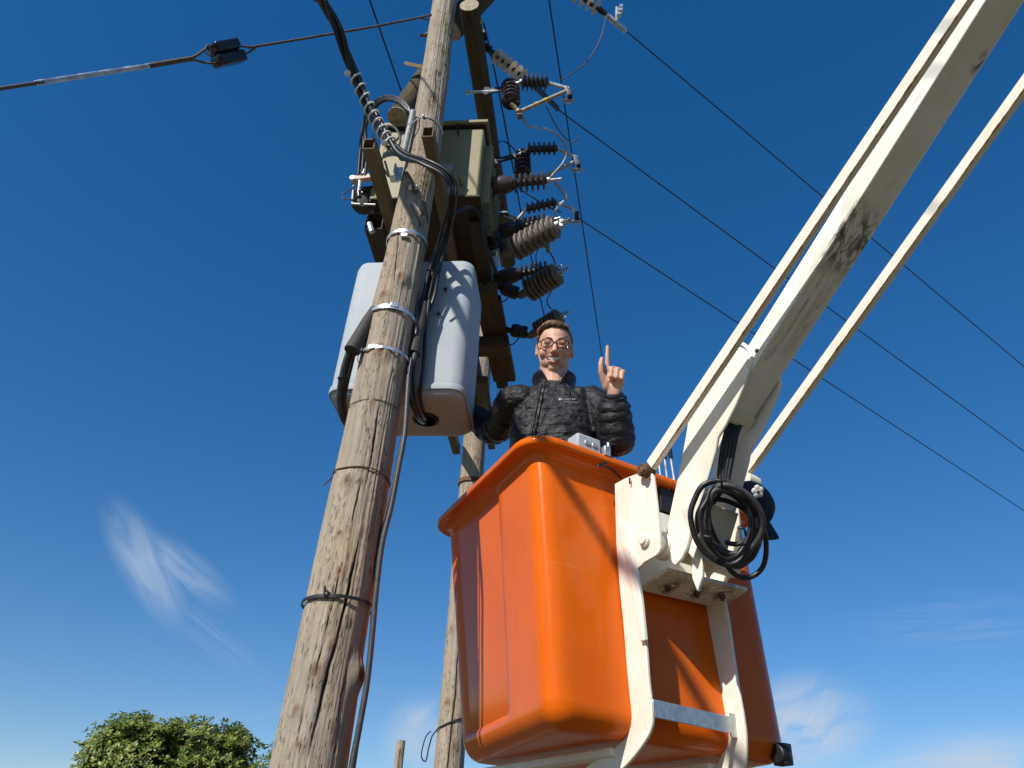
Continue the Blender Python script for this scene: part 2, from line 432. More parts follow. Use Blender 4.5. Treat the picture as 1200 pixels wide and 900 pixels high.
class Pole:
    def __init__(s, H, X, Yc, D): s.H = H; s.X = X; s.Yc = Yc; s.D = D
    def c(s, h): return np.array([np.interp(h, s.H, s.X), np.interp(h, s.H, s.Yc), h])
    def r(s, h): return float(np.interp(h, s.H, s.D))/2
    def on(s, px, py):
        """(height, angle) of a photo point on the near side of the pole; angle 0 faces the camera, + to the right"""
        p = at_y(px, py, s.Yc[0]-.09)
        for _ in range(3):
            h = p[2]; x = (p[0]-s.c(h)[0])/s.r(h); th = math.asin(max(-.98, min(.98, x)))
            p = at_y(px, py, s.c(h)[1]-s.r(h)*cos(th))
        return p[2], th
    def surf(s, h, th, out=0): return s.c(h)+(s.r(h)+out)*np.array([sin(th), -cos(th), 0])
    def shaft(s, knots, cracks, moss, h0, h1, na=200, nr=420, seed=0, rough=.5):
        mb = MB(); V = []; K = []; C = []; Ms = []
        hs = np.linspace(h0, h1, nr); ths = np.linspace(0, 2*pi, na, endpoint=False)
        ck = []
        for line, w in cracks:
            hh = np.array([q[0] for q in line]); tt = np.array([q[1] for q in line]); o = np.argsort(hh); ck.append((hh[o], tt[o], w))
        for h in hs:
            c = s.c(h); r0 = s.r(h)
            for th in ths:
                tw = th if th < pi else th-2*pi
                n1 = noise.noise(Vector((sin(th)*1.1, cos(th)*1.1, h*1.3+seed)))
                n2 = noise.noise(Vector((sin(th)*5, cos(th)*5, h*1.4+seed+9)))
                n3 = noise.noise(Vector((sin(th)*16, cos(th)*16, h*3.0+seed+3)))
                r = r0*(1+rough*(.095*n1+.055*n2))+rough*.0065*n3
                k = 0; m = 0; cr = 0
                for kh, kt, kr, kd in knots:
                    dh = (h-kh)/(kr*1.25); dt = ((tw-kt+pi) % (2*pi)-pi)*r0/kr; q = dh*dh+dt*dt
                    if q < 6: r += kd*1.35*(1.4*math.exp(-q*.55)-1.1*math.exp(-q*2.6)); k = max(k, math.exp(-q*1.1))
                for mh, mt, mr in moss:
                    dh = (h-mh)/(mr*1.6); dt = ((tw-mt+pi) % (2*pi)-pi)*r0/mr; m = max(m, math.exp(-dh*dh-dt*dt))
                for hh, tt, w in ck:
                    if hh[0] <= h <= hh[-1]:
                        t0 = np.interp(h, hh, tt)+.07*noise.noise(Vector((h*6, seed+w*1000, 1)))+.03*noise.noise(Vector((h*25, seed, 5)))
                        fade = min(1, (h-hh[0])/.15+.12, (hh[-1]-h)/.15+.12)
                        dd = abs(tw-t0)*r0/(w*fade)
                        if dd < 1.6: q = max(0, 1-dd/1.6); cr = max(cr, min(1, q*1.8)); r -= .010*q*fade
                V.append(c+r*np.array([sin(th), -cos(th), 0])); K.append(k); C.append(cr); Ms.append(m)
        F = [(i*na+j, i*na+(j+1) % na, (i+1)*na+(j+1) % na, (i+1)*na+j) for i in range(nr-1) for j in range(na)]
        F.append(tuple((nr-1)*na+j for j in range(na))); F.append(tuple(reversed(range(na))))
        return mb.add(V, F, knot=K, crack=C, moss=Ms)
    def band(s, h, w, t, th0=0, th1=2*pi, tilt=0, n=72, lift=.006, wob=.0):
        """flat strap round the pole"""
        mb = MB(); full = abs(th1-th0-2*pi) < 1e-6; m = n if full else n+1; V = []
        for i in range(m):
            th = th0+(th1-th0)*i/n; hh = h+tilt*sin(th)+wob*noise.noise(Vector((th*2, h*7, 0)))
            c = s.c(hh); u = np.array([sin(th), -cos(th), 0]); r = s.r(hh)*1.03+lift
            for dr, dz in ((0, -w/2), (t, -w/2), (t, w/2), (0, w/2)): V.append(c+u*(r+dr)+ZV*dz)
        F = [(i*4+k, i*4+(k+1) % 4, ((i+1) % m)*4+(k+1) % 4, ((i+1) % m)*4+k) for i in range(m if full else m-1) for k in range(4)]
        return mb.add(V, F)

pA = Pole([-.3, 0, 1.874, 2.28, 2.7, 3.38, 3.94, 4.62, 5.3, 5.87, 6.6], [-.58, -.575, -.554, -.546, -.538, -.525, -.507, -.495, -.499, -.509, -.515],
          [2.6]*11, [.26, .255, .228, .220, .206, .188, .166, .156, .143, .137, .130])
pB = Pole([-.3, 0, 2.19, 2.68, 4.1, 5.5, 6.4], [-.262]*7, [5.2]*7, [.20, .195, .180, .178, .172, .165, .16])

kn = []
for px, py, r_, d_ in [(446, 411, .022, .010), (461, 435, .012, .006), (470, 325, .020, .012), (398, 670, .010, .004), (407, 726, .010, .004), (388, 756, .010, .004),
                       (371, 787, .022, .010), (419, 792, .024, .016), (408, 563, .015, .008), (421, 563, .008, .004), (495, 250, .014, .008), (482, 262, .010, .006),
                       (500, 190, .015, .010), (505, 110, .012, .008), (512, 84, .010, .006), (348, 832, .014, .005), (352, 872, .012, .005), (450, 345, .014, .008),
                       (398, 625, .008, .004), (435, 470, .008, .004), (390, 850, .012, .004), (425, 620, .008, .003)]:
    h, th = pA.on(px, py); kn.append((h, th, r_, d_))
def crackline(pts): return [pA.on(*q) for q in pts]
cr = [(crackline([(360, 899), (371, 842), (382, 800), (395, 750), (407, 700), (414, 660), (421, 628)]), .0042),
      (crackline([(408, 625), (419, 585), (425, 552)]), .002), (crackline([(430, 565), (437, 530), (443, 485), (447, 462)]), .0028),
      (crackline([(461, 340), (464, 300), (468, 262)]), .002), (crackline([(400, 660), (388, 715), (374, 770), (362, 830)]), .0015),
      (crackline([(513, 75), (509, 110), (506, 135)]), .002), (crackline([(412, 760), (400, 820), (392, 890)]), .0016)]
ms = [pA.on(496, 215)+(.05,), pA.on(526, 33)+(.05,), pA.on(521, 60)+(.03,), pA.on(505, 120)+(.03,)]
POLES = 'weathered wooden poles of the transformer structure'
tA = T('utility_pole', 'thick weathered wooden pole in front, crossing the grey cabinet, banded with metal straps', 'utility pole', pA.c(0), POLES)
P('shaft', pA.shaft(kn, cr, ms, -.3, 6.6, seed=2.3), M['pole'], tA, ang=60)
h = pA.on(480, 272)[0]
P('strap', pA.band(h, .016, .002), M['bright'], tA); hs1 = h
h = pA.on(462, 361)[0]
P('strap', pA.band(h, .018, .002, tilt=-.004), M['bright'], tA)
h = pA.on(448, 408)[0]
P('strap', pA.band(h, .013, .002), M['bright'], tA)
for px, py in ((474, 277), (462, 359), (437, 408)):
    h, th = pA.on(px, py); c = pA.surf(h, th, .008); u = np.array([sin(th), -cos(th), 0]); s_ = np.array([cos(th), sin(th), 0])
    P('strap_buckle', MB().box(c, s_*.016, u*.006, ZV*.011), M['bright'], tA, bevel=.002)
h, th = pA.on(428, 548)
P('wire_tie', MB().tube([pA.surf(h+.004*sin(3*a)-.006*sin(a), a, .004) for a in np.linspace(-pi, pi, 60)], .0028, 6)
  .tube(spl([pA.surf(h-.01, -1.3, .004), pA.surf(h-.014, -1.5, .015), pA.surf(h-.03, -1.6, .035)], 5), .0028, 6), M['rusty'], tA)
h, th = pA.on(430, 468)
P('wire_tie', MB().tube([pA.surf(h+.003*sin(2*a), a, .002) for a in np.linspace(-1.5, 1.3, 40)], .0016, 6), M['rusty'], tA)
h, th = pA.on(400, 700)
P('cable_tie', pA.band(h, .011, .003, tilt=.003), M['black'], tA)
P('tie_knot', MB().ell(pA.surf(h+.003, pA.on(384, 699)[1], .008), (.013, .010, .012)).caps(pA.surf(h+.005, pA.on(382, 697)[1], .008), pA.surf(h+.03, pA.on(381, 697)[1], .014), .006, .003), M['black'], tA)
# through bolt at the left of the pole head
q = at_y(504, 41, 2.6)
P('through_bolt', MB().tube([q+EV*.03, q-EV*.06], .008, 10).lathe(q-EV*.025, EV, [(0, .016), (.016, .016)], 6).lathe(q-EV*.004, EV, [(0, .024), (.004, .024)], 16), M['rusty'], tA)
# staple clamp with tag plate, and small tied rod below it
hq, tq = pA.on(472, 206)
P('cable_bracket', MB().box(pA.surf(hq, tq, .02), EV*.014, DV*.004, ZV*.045).box(pA.surf(hq+.01, tq, .04), EV*.004, DV*.022, ZV*.03).box(pA.surf(hq-.02, tq-.2, .035), EV*.02, DV*.02, ZV*.004), M['galv'], tA, bevel=.002)
hq, tq = pA.on(484, 221)
P('tag_plate', MB().box(pA.surf(hq, tq, .008), EV*.020, DV*.002, ZV*.016), M['whitetag'], tA, bevel=.003)
P('bracket_bolt', MB().tube(spl([pA.surf(hq+.07, tq-.3, .04), pA.surf(hq+.03, tq-.1, .03), pA.surf(hq-.01, tq+.05, .022), pA.surf(hq-.03, tq+.1, .004)], 6), .007, 8), M['rusty'], tA)
P('earth_wire', MB().tube(spl([pA.surf(pA.on(x, y)[0], pA.on(x, y)[1], .004) for x, y in ((474, 203), (486, 214), (494, 230), (499, 250), (500, 262))], 6), .003, 6), M['wire'], tA)
P('earth_wire', MB().tube(spl([pA.surf(pA.on(x, y)[0], pA.on(x, y)[1], .004) for x, y in ((481, 240), (488, 255), (493, 264))], 6), .0022, 6), M['wire'], tA)
# grey conduit up the left of the pole with a clip band
cp = [at_y(x, y, 2.52) for x, y in ((484, 131), (481, 146), (476, 166), (471, 186))]
P('conduit', MB().tube(cp, .016, 14), M['conduit'], tA)
h, th = pA.on(498, 138)
P('conduit_clip', MB().tube(spl([at_y(478, 146, 2.49), at_y(487, 141, 2.50), pA.surf(h, -.4, .006), pA.surf(h, .2, .005), pA.surf(h-.01, .9, .005), pA.surf(h-.03, 1.5, .005)], 6), .0035, 6)
  .ell(pA.surf(h, -.15, .01), (.009, .009, .008)), M['bright'], tA)

tB = T('utility_pole', 'thinner weathered wooden pole standing behind the orange bucket, with a loop of wire', 'utility pole', pB.c(0), POLES)
knB = [(2.55, -.4, .02, .008), (3.3, .1, .018, .008), (4.25, .2, .014, .006), (2.3, .3, .016, .006), (3.0, -.6, .015, .006)]
P('shaft', pB.shaft(knB, [([(2.0, -.1), (2.6, .1), (3.4, .0)], .004)], [], -.3, 6.4, 110, 260, 31.0), M['pole'], tB, ang=60)
hw = at_y(524, 845, 5.1)[2]
lp = [pB.surf(hw+.045*sin(a*.9), a, .006) for a in np.linspace(-1.5, 1.6, 20)]
q = pB.surf(hw-.05, -1.5, .006)
P('wire_tie', MB().tube(spl(lp[::-1]+[q+np.array([-.02, -.03, -.03]), q+np.array([-.035, -.03, -.10]), q+np.array([-.045, -.03, -.17]), q+np.array([-.075, -.03, -.14]), q+np.array([-.06, -.03, -.04]), q+np.array([-.03, -.03, .0])], 4), .0042, 6), M['line'], tB)
P('strap', pB.band(at_y(553, 560, 5.1)[2], .03, .004), M['rusty'], tB)

# ------------------------------------------------------------------ logs
def logmesh(p, q, r0, r1, seed, na=48, nr=80):
    p, q = np.asarray(p, float), np.asarray(q, float); L = np.linalg.norm(q-p); mb = MB(); V = []
    for i in range(nr):
        z = L*i/(nr-1); r_ = r0+(r1-r0)*i/(nr-1)
        for j in range(na):
            a = 2*pi*j/na
            rr = r_*(1+.05*noise.noise(Vector((cos(a)*1.2, sin(a)*1.2, z*2+seed)))+.02*noise.noise(Vector((cos(a)*6, sin(a)*6, z*3+seed))))
            V.append((rr*cos(a), rr*sin(a), z))
    F = [(i*na+j, i*na+(j+1) % na, (i+1)*na+(j+1) % na, (i+1)*na+j) for i in range(nr-1) for j in range(na)]
    mb.add(V, F); return mb
def log_thing(name, label, cat, p, q, r0, r1, seed, mat='log', group=None):
    p, q = np.asarray(p, float), np.asarray(q, float)
    t = T(name, label, cat, p, group)
    t.rotation_mode = 'QUATERNION'; t.rotation_quaternion = Vector(q-p).to_track_quat('Z', 'Y')
    P('log_body', logmesh(p, q, r0, r1, seed), M[mat], t, local=True, ang=60)
    for z, r_, s_ in ((0, r0, -1), (np.linalg.norm(q-p), r1, 1)):
        P('cut_end', MB().lathe((0, 0, z-.002*(s_ < 0) - .004*(s_ > 0)), (0, 0, s_), [(0, r_*.985), (.006, r_*.97), (.0075, r_*.5)], 40), M['endgrain'], t, local=True)
    return t
log_thing('log_beam', 'long round log beam running back from the head of the near pole, sawn end facing out', 'log beam', G(.180, -.050, 5.79), G(.222, 2.12, 5.80), .056, .062, 1.0)
# crossarm through the pole head, going up and away to the right
log_thing('crossarm', 'dark log crossarm slanting up out of the frame beside the pole top', 'crossarm', at_b(528, 34, .19), at_b(645, -92, .10), .078, .074, 5.0)
log_thing('brace_log', 'short mossy log end sticking out left behind the near pole', 'log brace', at_b(466, 137, .15), at_b(512, 68, .45), .058, .055, 9.0)
sb = MB(); c0 = at_b(488, 84, .24)
tt = T('log_strap', 'flat tan strap bolted round the short log end behind the pole', 'strap', c0)
ax = nrm(at_b(512, 68, .45)-at_b(466, 137, .15)); sd = nrm(np.cross(ax, FW))
P('strap_plate', MB().box(c0-FW*.062+ax*.03, sd*.075, ax*.030, FW*.005), M['channel'], tt, bevel=.002)
P('strap_bolt', MB().lathe(c0-FW*.062-sd*.065+ax*.03, -FW, [(0, .012), (.012, .012)], 6), M['rusty'], tt)

# ------------------------------------------------------------------ platform under the transformer
def channel(name, label, p, q, w, hgt, t_, group, open_side=1):
    """U channel, open upwards at the near end"""
    th = T(name, label, 'steel channel', p, group); L = np.asarray(q)-np.asarray(p); p = np.asarray(p)
    mid = p+L/2
    m = MB().box(mid, L/2, EV*w/2, ZV*t_/2)
    m.box(mid+EV*(w/2-t_/2)+ZV*(hgt/2+t_/2), L/2, EV*t_/2, ZV*hgt/2).box(mid-EV*(w/2-t_/2)+ZV*(hgt/2+t_/2), L/2, EV*t_/2, ZV*hgt/2)
    m.box(mid+ZV*(hgt+t_*1.5), L/2, EV*w/2, ZV*t_/2)
    P('web', m, M['channel' if name == 'steel_channel' else 'shade_channel'], th, bevel=.001)
    return th
CH = 'steel channels clamped either side of the poles'
channel('steel_channel', 'brown hollow steel channel sticking out to the right of the near pole', G(.108, -.24, 4.445), G(.108, 2.75, 4.445), .052, .055, .005, CH)
channel('steel_channel', 'brown hollow steel channel sticking out to the left of the near pole', G(-.165, -.22, 4.40), G(-.165, 2.75, 4.40), .056, .055, .005, CH)
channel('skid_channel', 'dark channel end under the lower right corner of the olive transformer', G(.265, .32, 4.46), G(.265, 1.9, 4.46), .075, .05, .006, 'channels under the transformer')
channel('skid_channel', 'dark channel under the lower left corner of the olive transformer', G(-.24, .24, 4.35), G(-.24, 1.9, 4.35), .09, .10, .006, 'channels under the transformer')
# sawn timbers
TB = 'sawn platform timbers behind the grey cabinet'
def timber(label, p, q, side, w, h, name='platform_timber', cat='timber'):
    t = T(name, label, cat, p, TB); p, q = np.asarray(p, float), np.asarray(q, float)
    L = np.linalg.norm(q-p); ax = nrm(q-p); sd = nrm(np.asarray(side)-ax*(np.asarray(side)@ax)); up = np.cross(ax, sd)
    t.rotation_mode = 'QUATERNION'; t.rotation_quaternion = Matrix(np.array([sd, up, ax]).T.tolist()).to_quaternion()
    P('plank', MB().box((0, 0, L/2), (w/2, 0, 0), (0, h/2, 0), (0, 0, L/2)), M['timber'], t, local=True, bevel=.004)
    P('bolt_head', MB().lathe((-w*.1, -h/2, L*.5) if name != 'sleeper' else (0, 0, 0), (0, -1, 0), [(0, .011), (.01, .011)], 6), M['rusty'], t, local=True) if name != 'sleeper' else None
    return t
timber('upper short sleeper end lying across the platform with a bolt hole', G(-.25, .80, 4.385), G(.335, .80, 4.385), DV, .11, .075, 'sleeper')
timber('lower short sleeper end lying across the platform below the first', G(-.25, 1.31, 4.385), G(.362, 1.31, 4.385), DV, .12, .075, 'sleeper')
timber('dark longitudinal plank on the right edge of the platform', G(.262, .95, 4.335) + ZV*.135, G(.288, 1.80, 4.335)+ZV*.135, EV, .15, .05)
timber('dark longitudinal plank in the middle of the platform', G(.0, .45, 4.53), G(.0, 2.3, 4.53), EV, .14, .05)
timber('pale slanting brace between the platform and the rear pole', G(.17, 1.55, 4.30), at_pl(571, 486, pB.c(4)-DV*.10, DV), EV, .075, .05, 'brace_timber')
# sleeper holes
for px, py, a in ((568, 332, 0),):
    q = at_b(px, py, .744)
    S('bolt', MB().lathe(q+DV*.004, -DV, [(0, .012), (.008, .012), (.008, .006), (.016, .006)], 10), M['blackmetal'], 'dark bolt in the front of the upper sleeper end', 'bolt', q)
# spiked climbing guard at the rear end
q0, q1 = G(.235, 1.93, 4.47), G(.34, 1.93, 4.47)
sg = T('spike_guard', 'row of thin dark anti-climbing spikes below the rear end of the platform', 'spikes', q0)
P('spike_bar', MB().tube([q0-ZV*.09-EV*.02, q1-ZV*.09+EV*.06], .004, 6), M['blackmetal'], sg)
for k in range(6):
    a = q0+(q1-q0)*k/5-ZV*.09
    P('spike', MB().tube([a+EV*random.uniform(-.01, .01), a+ZV*(.14 if k % 2 else .10)+EV*random.uniform(-.02, .02)], [.006, .0015], 6), M['blackmetal'], sg)

# ------------------------------------------------------------------ transformer
tr = T('transformer', 'olive green pole transformer tank between the two poles', 'transformer', G(0, .9, 4.52))
b0, b1, hb, ht = .20, .73, 4.516, 5.045
P('tank', MB().box(G(.015, (b0+b1)/2, (hb+ht)/2), EV*.270, DV*(b1-b0)/2, ZV*(ht-hb)/2), M['olive'], tr, bevel=.012, seg=3)
P('lid', MB().box(G(.015, (b0+b1)/2, ht+.022), EV*.293, DV*((b1-b0)/2+.03), ZV*.012), M['olive'], tr, bevel=.004)
P('lid_gasket', MB().box(G(.015, (b0+b1)/2, ht+.005), EV*.278, DV*((b1-b0)/2+.015), ZV*.005), M['blackmetal'], tr)
P('base_flange', MB().box(G(.015, (b0+b1)/2, hb-.006), EV*.283, DV*((b1-b0)/2+.012), ZV*.006), M['shade_channel'], tr, bevel=.002)
for i in range(6):
    a = G(.307, b0+.09+i*.08, (hb+ht)/2)
    P('cooling_fin', MB().box(a, EV*.022, DV*.005, ZV*.22), M['olive'], tr, bevel=.003)
P('side_flange', MB().box(G(-.267, b0+.02, (hb+ht)/2-.02), EV*.012, DV*.006, ZV*.24), M['olive'], tr, bevel=.002)
P('rating_plate', MB().box(at_b(524, 197, b0)-DV*.004, EV*.03, DV*.002, ZV*.03), M['conduit'], tr, bevel=.002)
q = at_b(540, 216, b0)
P('drain_stub', MB().tube([q, q-DV*.04-EV*.0], .008, 10).lathe(q-DV*.035, -DV, [(0, .012), (.012, .012)], 6), M['olive'], tr)
q = at_b(448, 218, b0)
P('lifting_lug', MB().box(q-DV*.02, EV*.016, DV*.02, ZV*.02), M['blackmetal'], tr, bevel=.003)
P('lifting_eye', MB().tube([G(.02, b0+.05, ht+.03)+np.array([.03*cos(a), 0, .035*sin(a)]) for a in np.linspace(0, pi, 12)], .005, 8), M['bright'], tr)
P('filler_pin', MB().tube([at_b(537, 158, b0-.02), at_b(536, 144, b0-.02)], .005, 8), M['blackmetal'], tr)
def sheds(o, ax, L, r0, r1, n, thin=.25, taper=0, nseg=26):
    pr = [(0, r0)]
    for i in range(n):
        z = L*(i+.12)/n; w = L/n; rr = r1*(1-taper*i/n)
        pr += [(z, r0), (z+w*.10, rr*.97), (z+w*(.10+thin*.3), rr), (z+w*(.10+thin), rr*.96), (z+w*(.22+thin), r0*1.08)]
    pr += [(L, r0)]
    return MB().lathe(o, ax, pr, nseg)
# high-voltage bushings on the right side (axis +a, tilted up a little)
for i, (b, hh) in enumerate(((.40, 4.84), (.70, 4.84), (1.02, 4.84) if False else (.80, 4.84))): pass
HVB = []
for (bx, by), (tx, ty), hh in (((578, 218), (655, 210), 4.80), ((588, 272), (654, 256), 4.80), ((590, 325), (656, 312), 4.80)):
    o = at_h(bx, by, hh); tip = at_h(tx, ty, hh+.02); ax = nrm(tip-o); L = np.linalg.norm(tip-o)
    HVB.append((o, tip, ax, L))
P('tank_extension', MB().box(G(.02, 0.968, 4.77), EV*.24, DV*.235, ZV*.245), M['olive'], tr, bevel=.01, label='rear half of the tank carrying the last bushing')
for (o, tip, ax, L) in HVB:
    bu = P('bushing', sheds(o+ax*L*.30, ax, L*.52, .019, .052, 6, .3), M['brporc'], tr)
    P('bushing_cap', MB().lathe(o-ax*.10, ax, [(0, .045), (.08, .046), (.10, .050), (L*.30+.06, .052), (L*.30+.10, .036), (L*.30+.105, .02)], 26), M['brporc'], bu)
    P('terminal_stud', MB().lathe(o+ax*L*.80, ax, [(0, .018), (L*.06, .018), (L*.06, .008), (L*.24, .008)], 12), M['galv'], bu)
# low-voltage bushing on the left
o = at_pl(431, 236, G(-.33, .26, 4.7), FW); 
lax = nrm(np.array([-.10, -.62, -.62])*1.0)
lv = P('low_voltage_bushing', sheds(o-lax*.08, lax, .16, .045, .066, 5, .5, -.15), M['dkporc'], tr)
P('bushing_nut', MB().lathe(o+lax*.078, lax, [(0, .03), (.012, .028), (.018, .014)], 18), M['galv'], lv)
P('bushing_arm', MB().tube([at_pl(452, 228, G(-.28, .3, 4.7), DV), at_pl(436, 230, G(-.28, .24, 4.7), DV)], .02, 12).bar(at_pl(425, 222, G(-.3, .2, 4.7), DV), at_pl(447, 219, G(-.3, .28, 4.7), DV), ZV, .02, .02), M['blackmetal'], lv)
P('terminal_block', MB().bar(at_pl(411, 211, G(-.3, .16, 4.7), DV), at_pl(435, 208, G(-.3, .16, 4.7), DV), ZV, .030, .03), M['tan'], tr, bevel=.003)
P('terminal_bolt', MB().lathe(at_pl(426, 205, G(-.3, .15, 4.7), DV), ZV, [(0, .013), (.04, .013)], 8), M['galv'], tr)
P('terminal_bolt', MB().lathe(at_pl(414, 211, G(-.3, .13, 4.7), DV), -DV, [(0, .014), (.02, .014)], 8), M['galv'], tr)
def path_b(pts, b): return spl([at_b(x, y, b) for x, y in pts], 6)
P('terminal_wire', MB().tube(path_b([(415, 214), (413, 237), (416, 239), (440, 240)], .14), .006, 8), M['jumper'], tr)
P('terminal_wire', MB().tube(path_b([(424, 212), (410, 222), (402, 228), (403, 233), (414, 234)], .13), .0035, 8), M['greycable'], tr)
P('terminal_lug', MB().tube(path_b([(422, 212), (421, 222), (420, 231)], .12), .009, 8), M['galv'], tr)
P('terminal_boot', MB().tube([at_b(420, 225, .115), at_b(421, 231, .115)], .013, 10), M['dkporc'], tr)
P('side_bolt', MB().tube([at_b(449, 207, .28), at_b(437, 216, .28)], .012, 8), M['galv'], tr)
P('side_bolt', MB().tube([at_b(433, 262, .2), at_b(436, 272, .2)], .014, 8), M['galv'], tr)

# ------------------------------------------------------------------ cut-out fuses along the log
def band_axis(p, q, rad, L, n=14): return MB().lathe(p, np.asarray(q)-np.asarray(p), [(0, rad), (L, rad)], n)
CUT = 'dropout fuses along the right side of the log'
def cutout(label, a, br0, br1, A0, A1, rA, B0, B1, rB, tip, hinge, fz0, fz1, bands, mats, nA=5, nB=6):
    t = T('fuse_cutout', label, 'fuse', at_a(*br0, a), CUT)
    zref = (at_a(*br0, a)-CAM)@FW
    w = lambda p, dz=0: at_z(p[0], p[1], zref+dz)
    px = zref/FPX
    P('bracket', MB().bar(w(br0), w(br1), ZV, .045, .010).bar(w(br0)-EV*.02, w(br0)+EV*.012, ZV, .07, .012), M['blackmetal'], t, bevel=.003)
    P('bracket_bolt', MB().lathe(w(br0)-EV*.10, EV, [(0, .008), (.16, .008)], 8).lathe(w(br0)-EV*.125, EV, [(0, .016), (.02, .016)], 6), M['galv'], t)
    def ins(p, q, dz0, dz1, r, n, mat, nm):
        o, q2 = w(p, dz0), w(q, dz1); ax = q2-o; L = np.linalg.norm(ax)
        return P(nm, sheds(o, ax, L, r*.5*px, r*px, n, .32), M[mat], t)
    ins(A0, A1, .06, -.10, rA, nA, mats[0], 'lower_insulator')
    ins(B0, B1, 0, 0, rB, nB, mats[1], 'upper_insulator')
    P('clamp_neck', MB().tube([w(br1, .01), w(((br1[0]+B0[0])/2, (br1[1]+B0[1])/2)), w(B0)], .011, 10).ell(w(B0), (.016, .016, .016)), M['galv'], t)
    P('top_contact', MB().bar(w(B1), w(tip, -.01), ZV, .022, .016).bar(w((tip[0]-4, tip[1]-2), -.01), w((tip[0]+2, tip[1]+14), -.02), EV, .02, .018)
      .bar(w((tip[0]-8, tip[1]+13), -.02), w((tip[0]+6, tip[1]+14), -.02), ZV, .014, .02), M['galv'], t, bevel=.003)
    P('contact_hood', MB().box(w((tip[0]+1, tip[1]+7), -.02), EV*.014, DV*.02, ZV*.028), M['blackmetal'], t, bevel=.006)
    P('hinge', MB().tube([w(A1, -.1), w(hinge, -.11)], .014, 10).ell(w(hinge, -.11), (.022, .02, .018)).box(w((hinge[0]+1, hinge[1]+3), -.1), EV*.012, DV*.02, ZV*.02), M['brass'], t)
    ft = P('fuse_tube', MB().tube([w(fz0, -.11), w(fz1, -.03)], .0115, 12), M['tube'], t)
    p0, p1 = w(fz0, -.11), w(fz1, -.03)
    for s in bands: P('tube_band', band_axis(p0+(p1-p0)*s, p1, .0135, np.linalg.norm(p1-p0)*.07), M['yellow'], ft)
    P('pull_ring', MB().tube([w((tip[0]-2+4*cos(x), tip[1]+15+3*sin(x)), -.02) for x in np.linspace(0, 2*pi, 16)], .0035, 6), M['galv'], t)
    return w
w1 = cutout('topmost dropout fuse, nearest the head of the near pole, with a yellow banded tube', .27, (571, 107), (590, 104), (598, 100), (599, 121), 11, (611, 96), (642, 97), 10.5, (667, 104), (608, 131),
            (609, 131), (663, 107), (.32, .52), ('dkporc', 'blueporc'))
w2 = cutout('second dropout fuse down the log with a thick dark lower insulator', .27, (584, 188), (607, 182), (612, 181), (613, 206), 10, (618, 175), (653, 174), 8, (677, 185), (633, 209),
            (636, 208), (672, 190), (.18,), ('dkporc', 'blueporc'))
w3 = cutout('third dropout fuse down the log, its tube hanging down to a bronze hinge', .27, (584, 249), (606, 258), (598, 268), (632, 262), 10, (617, 245), (652, 237), 7, (675, 246), (641, 288),
            (642, 285), (667, 256), (.25, .42), ('dkporc', 'brporc'))

# ------------------------------------------------------------------ surge arresters
ARR = 'ribbed surge arresters on the right of the platform'
for label, p, q, hh, box0, rr in (
        ('topmost ribbed grey surge arrester, above the other two', (602, 292), (652, 264), 4.50, (589, 277), 15.5),
        ('middle ribbed grey surge arrester with a rounded white end', (619, 341), (655, 320), 4.46, (600, 341), 14.5),
        ('lowest ribbed surge arrester, just behind the head of the man', (630, 388), (657, 371), 4.42, (610, 391), 12)):
    o = at_h(*p, hh); t2 = at_h(*q, hh+.03)
    ax = nrm(t2-o); L = np.linalg.norm(t2-o); t = T('surge_arrester', label, 'surge arrester', o, ARR)
    z = (o-CAM)@FW; r_ = rr*z/FPX
    P('housing', sheds(o, ax, L, r_*.62, r_, 8, .38, .05), M['tanporc'], t)
    P('lower_cap', MB().lathe(o-ax*.07, ax, [(0, .010), (.01, .022), (.05, .026), (.07, .030)], 18), M['tanporc'], t)
    P('top_terminal', MB().lathe(o+ax*L, ax, [(0, .022), (.02, .020), (.022, .008), (.06, .007)], 12).bar(o+ax*(L+.03)-ZV*.025, o+ax*(L+.03)+ZV*.025, EV, .018, .006), M['galv'], t)
    bb = at_z(*box0, z+.03); mm = o-ax*.06
    P('disconnector', MB().lathe(bb-EV*.06+ZV*.03, mm-bb+EV*.02, [(0, .03), (.015, .042), (.05, .042), (.055, .036), (.075, .040), (.10, .038)], 14), M['blackmetal'], t, bevel=.003)
    P('mounting_arm', MB().tube(spl([bb-EV*.20+ZV*.09, bb-EV*.12+ZV*.05, bb-EV*.04+ZV*.015, mm], 5), .017, 10), M['blackmetal'], t)
    P('earth_lead', MB().tube(spl([bb+ZV*.0, bb+np.array([-.02, -.02, -.07]), bb+np.array([-.06, -.02, -.10]), bb+np.array([-.10, 0, -.02])], 6), .004, 6), M['blackmetal'], t)

# ------------------------------------------------------------------ strain insulators and lines
def strain(label, p, q, z0, z1, n, r_):
    o, t2 = at_z(*p, z0), at_z(*q, z1); ax = nrm(t2-o); L = np.linalg.norm(t2-o); px = (z0+z1)/2/FPX
    t = T('strain_insulator', label, 'insulator', o, 'strain insulators holding the line wires')
    P('core_rod', MB().lathe(o-ax*.02, ax, [(0, .013), (L+.04, .013)], 10), M['blackmetal'], t)
    for k in range(n):
        P('shed', MB().lathe(o+ax*L*(k+.5)/n, ax, [(-.005, .014), (-.002, r_*px*.9), (0, r_*px), (.003, r_*px*.97), (.008, .016)], 22), M['cream_ins'], t)
    P('end_fitting', MB().lathe(o-ax*.12, ax, [(0, .01), (.02, .017), (.08, .017), (.10, .022), (.13, .022)], 12), M['blackmetal'], t)
    P('end_fitting', MB().lathe(o+ax*L, ax, [(0, .02), (.04, .02), (.06, .014)], 12), M['blackmetal'], t)
    return t, o, t2, ax
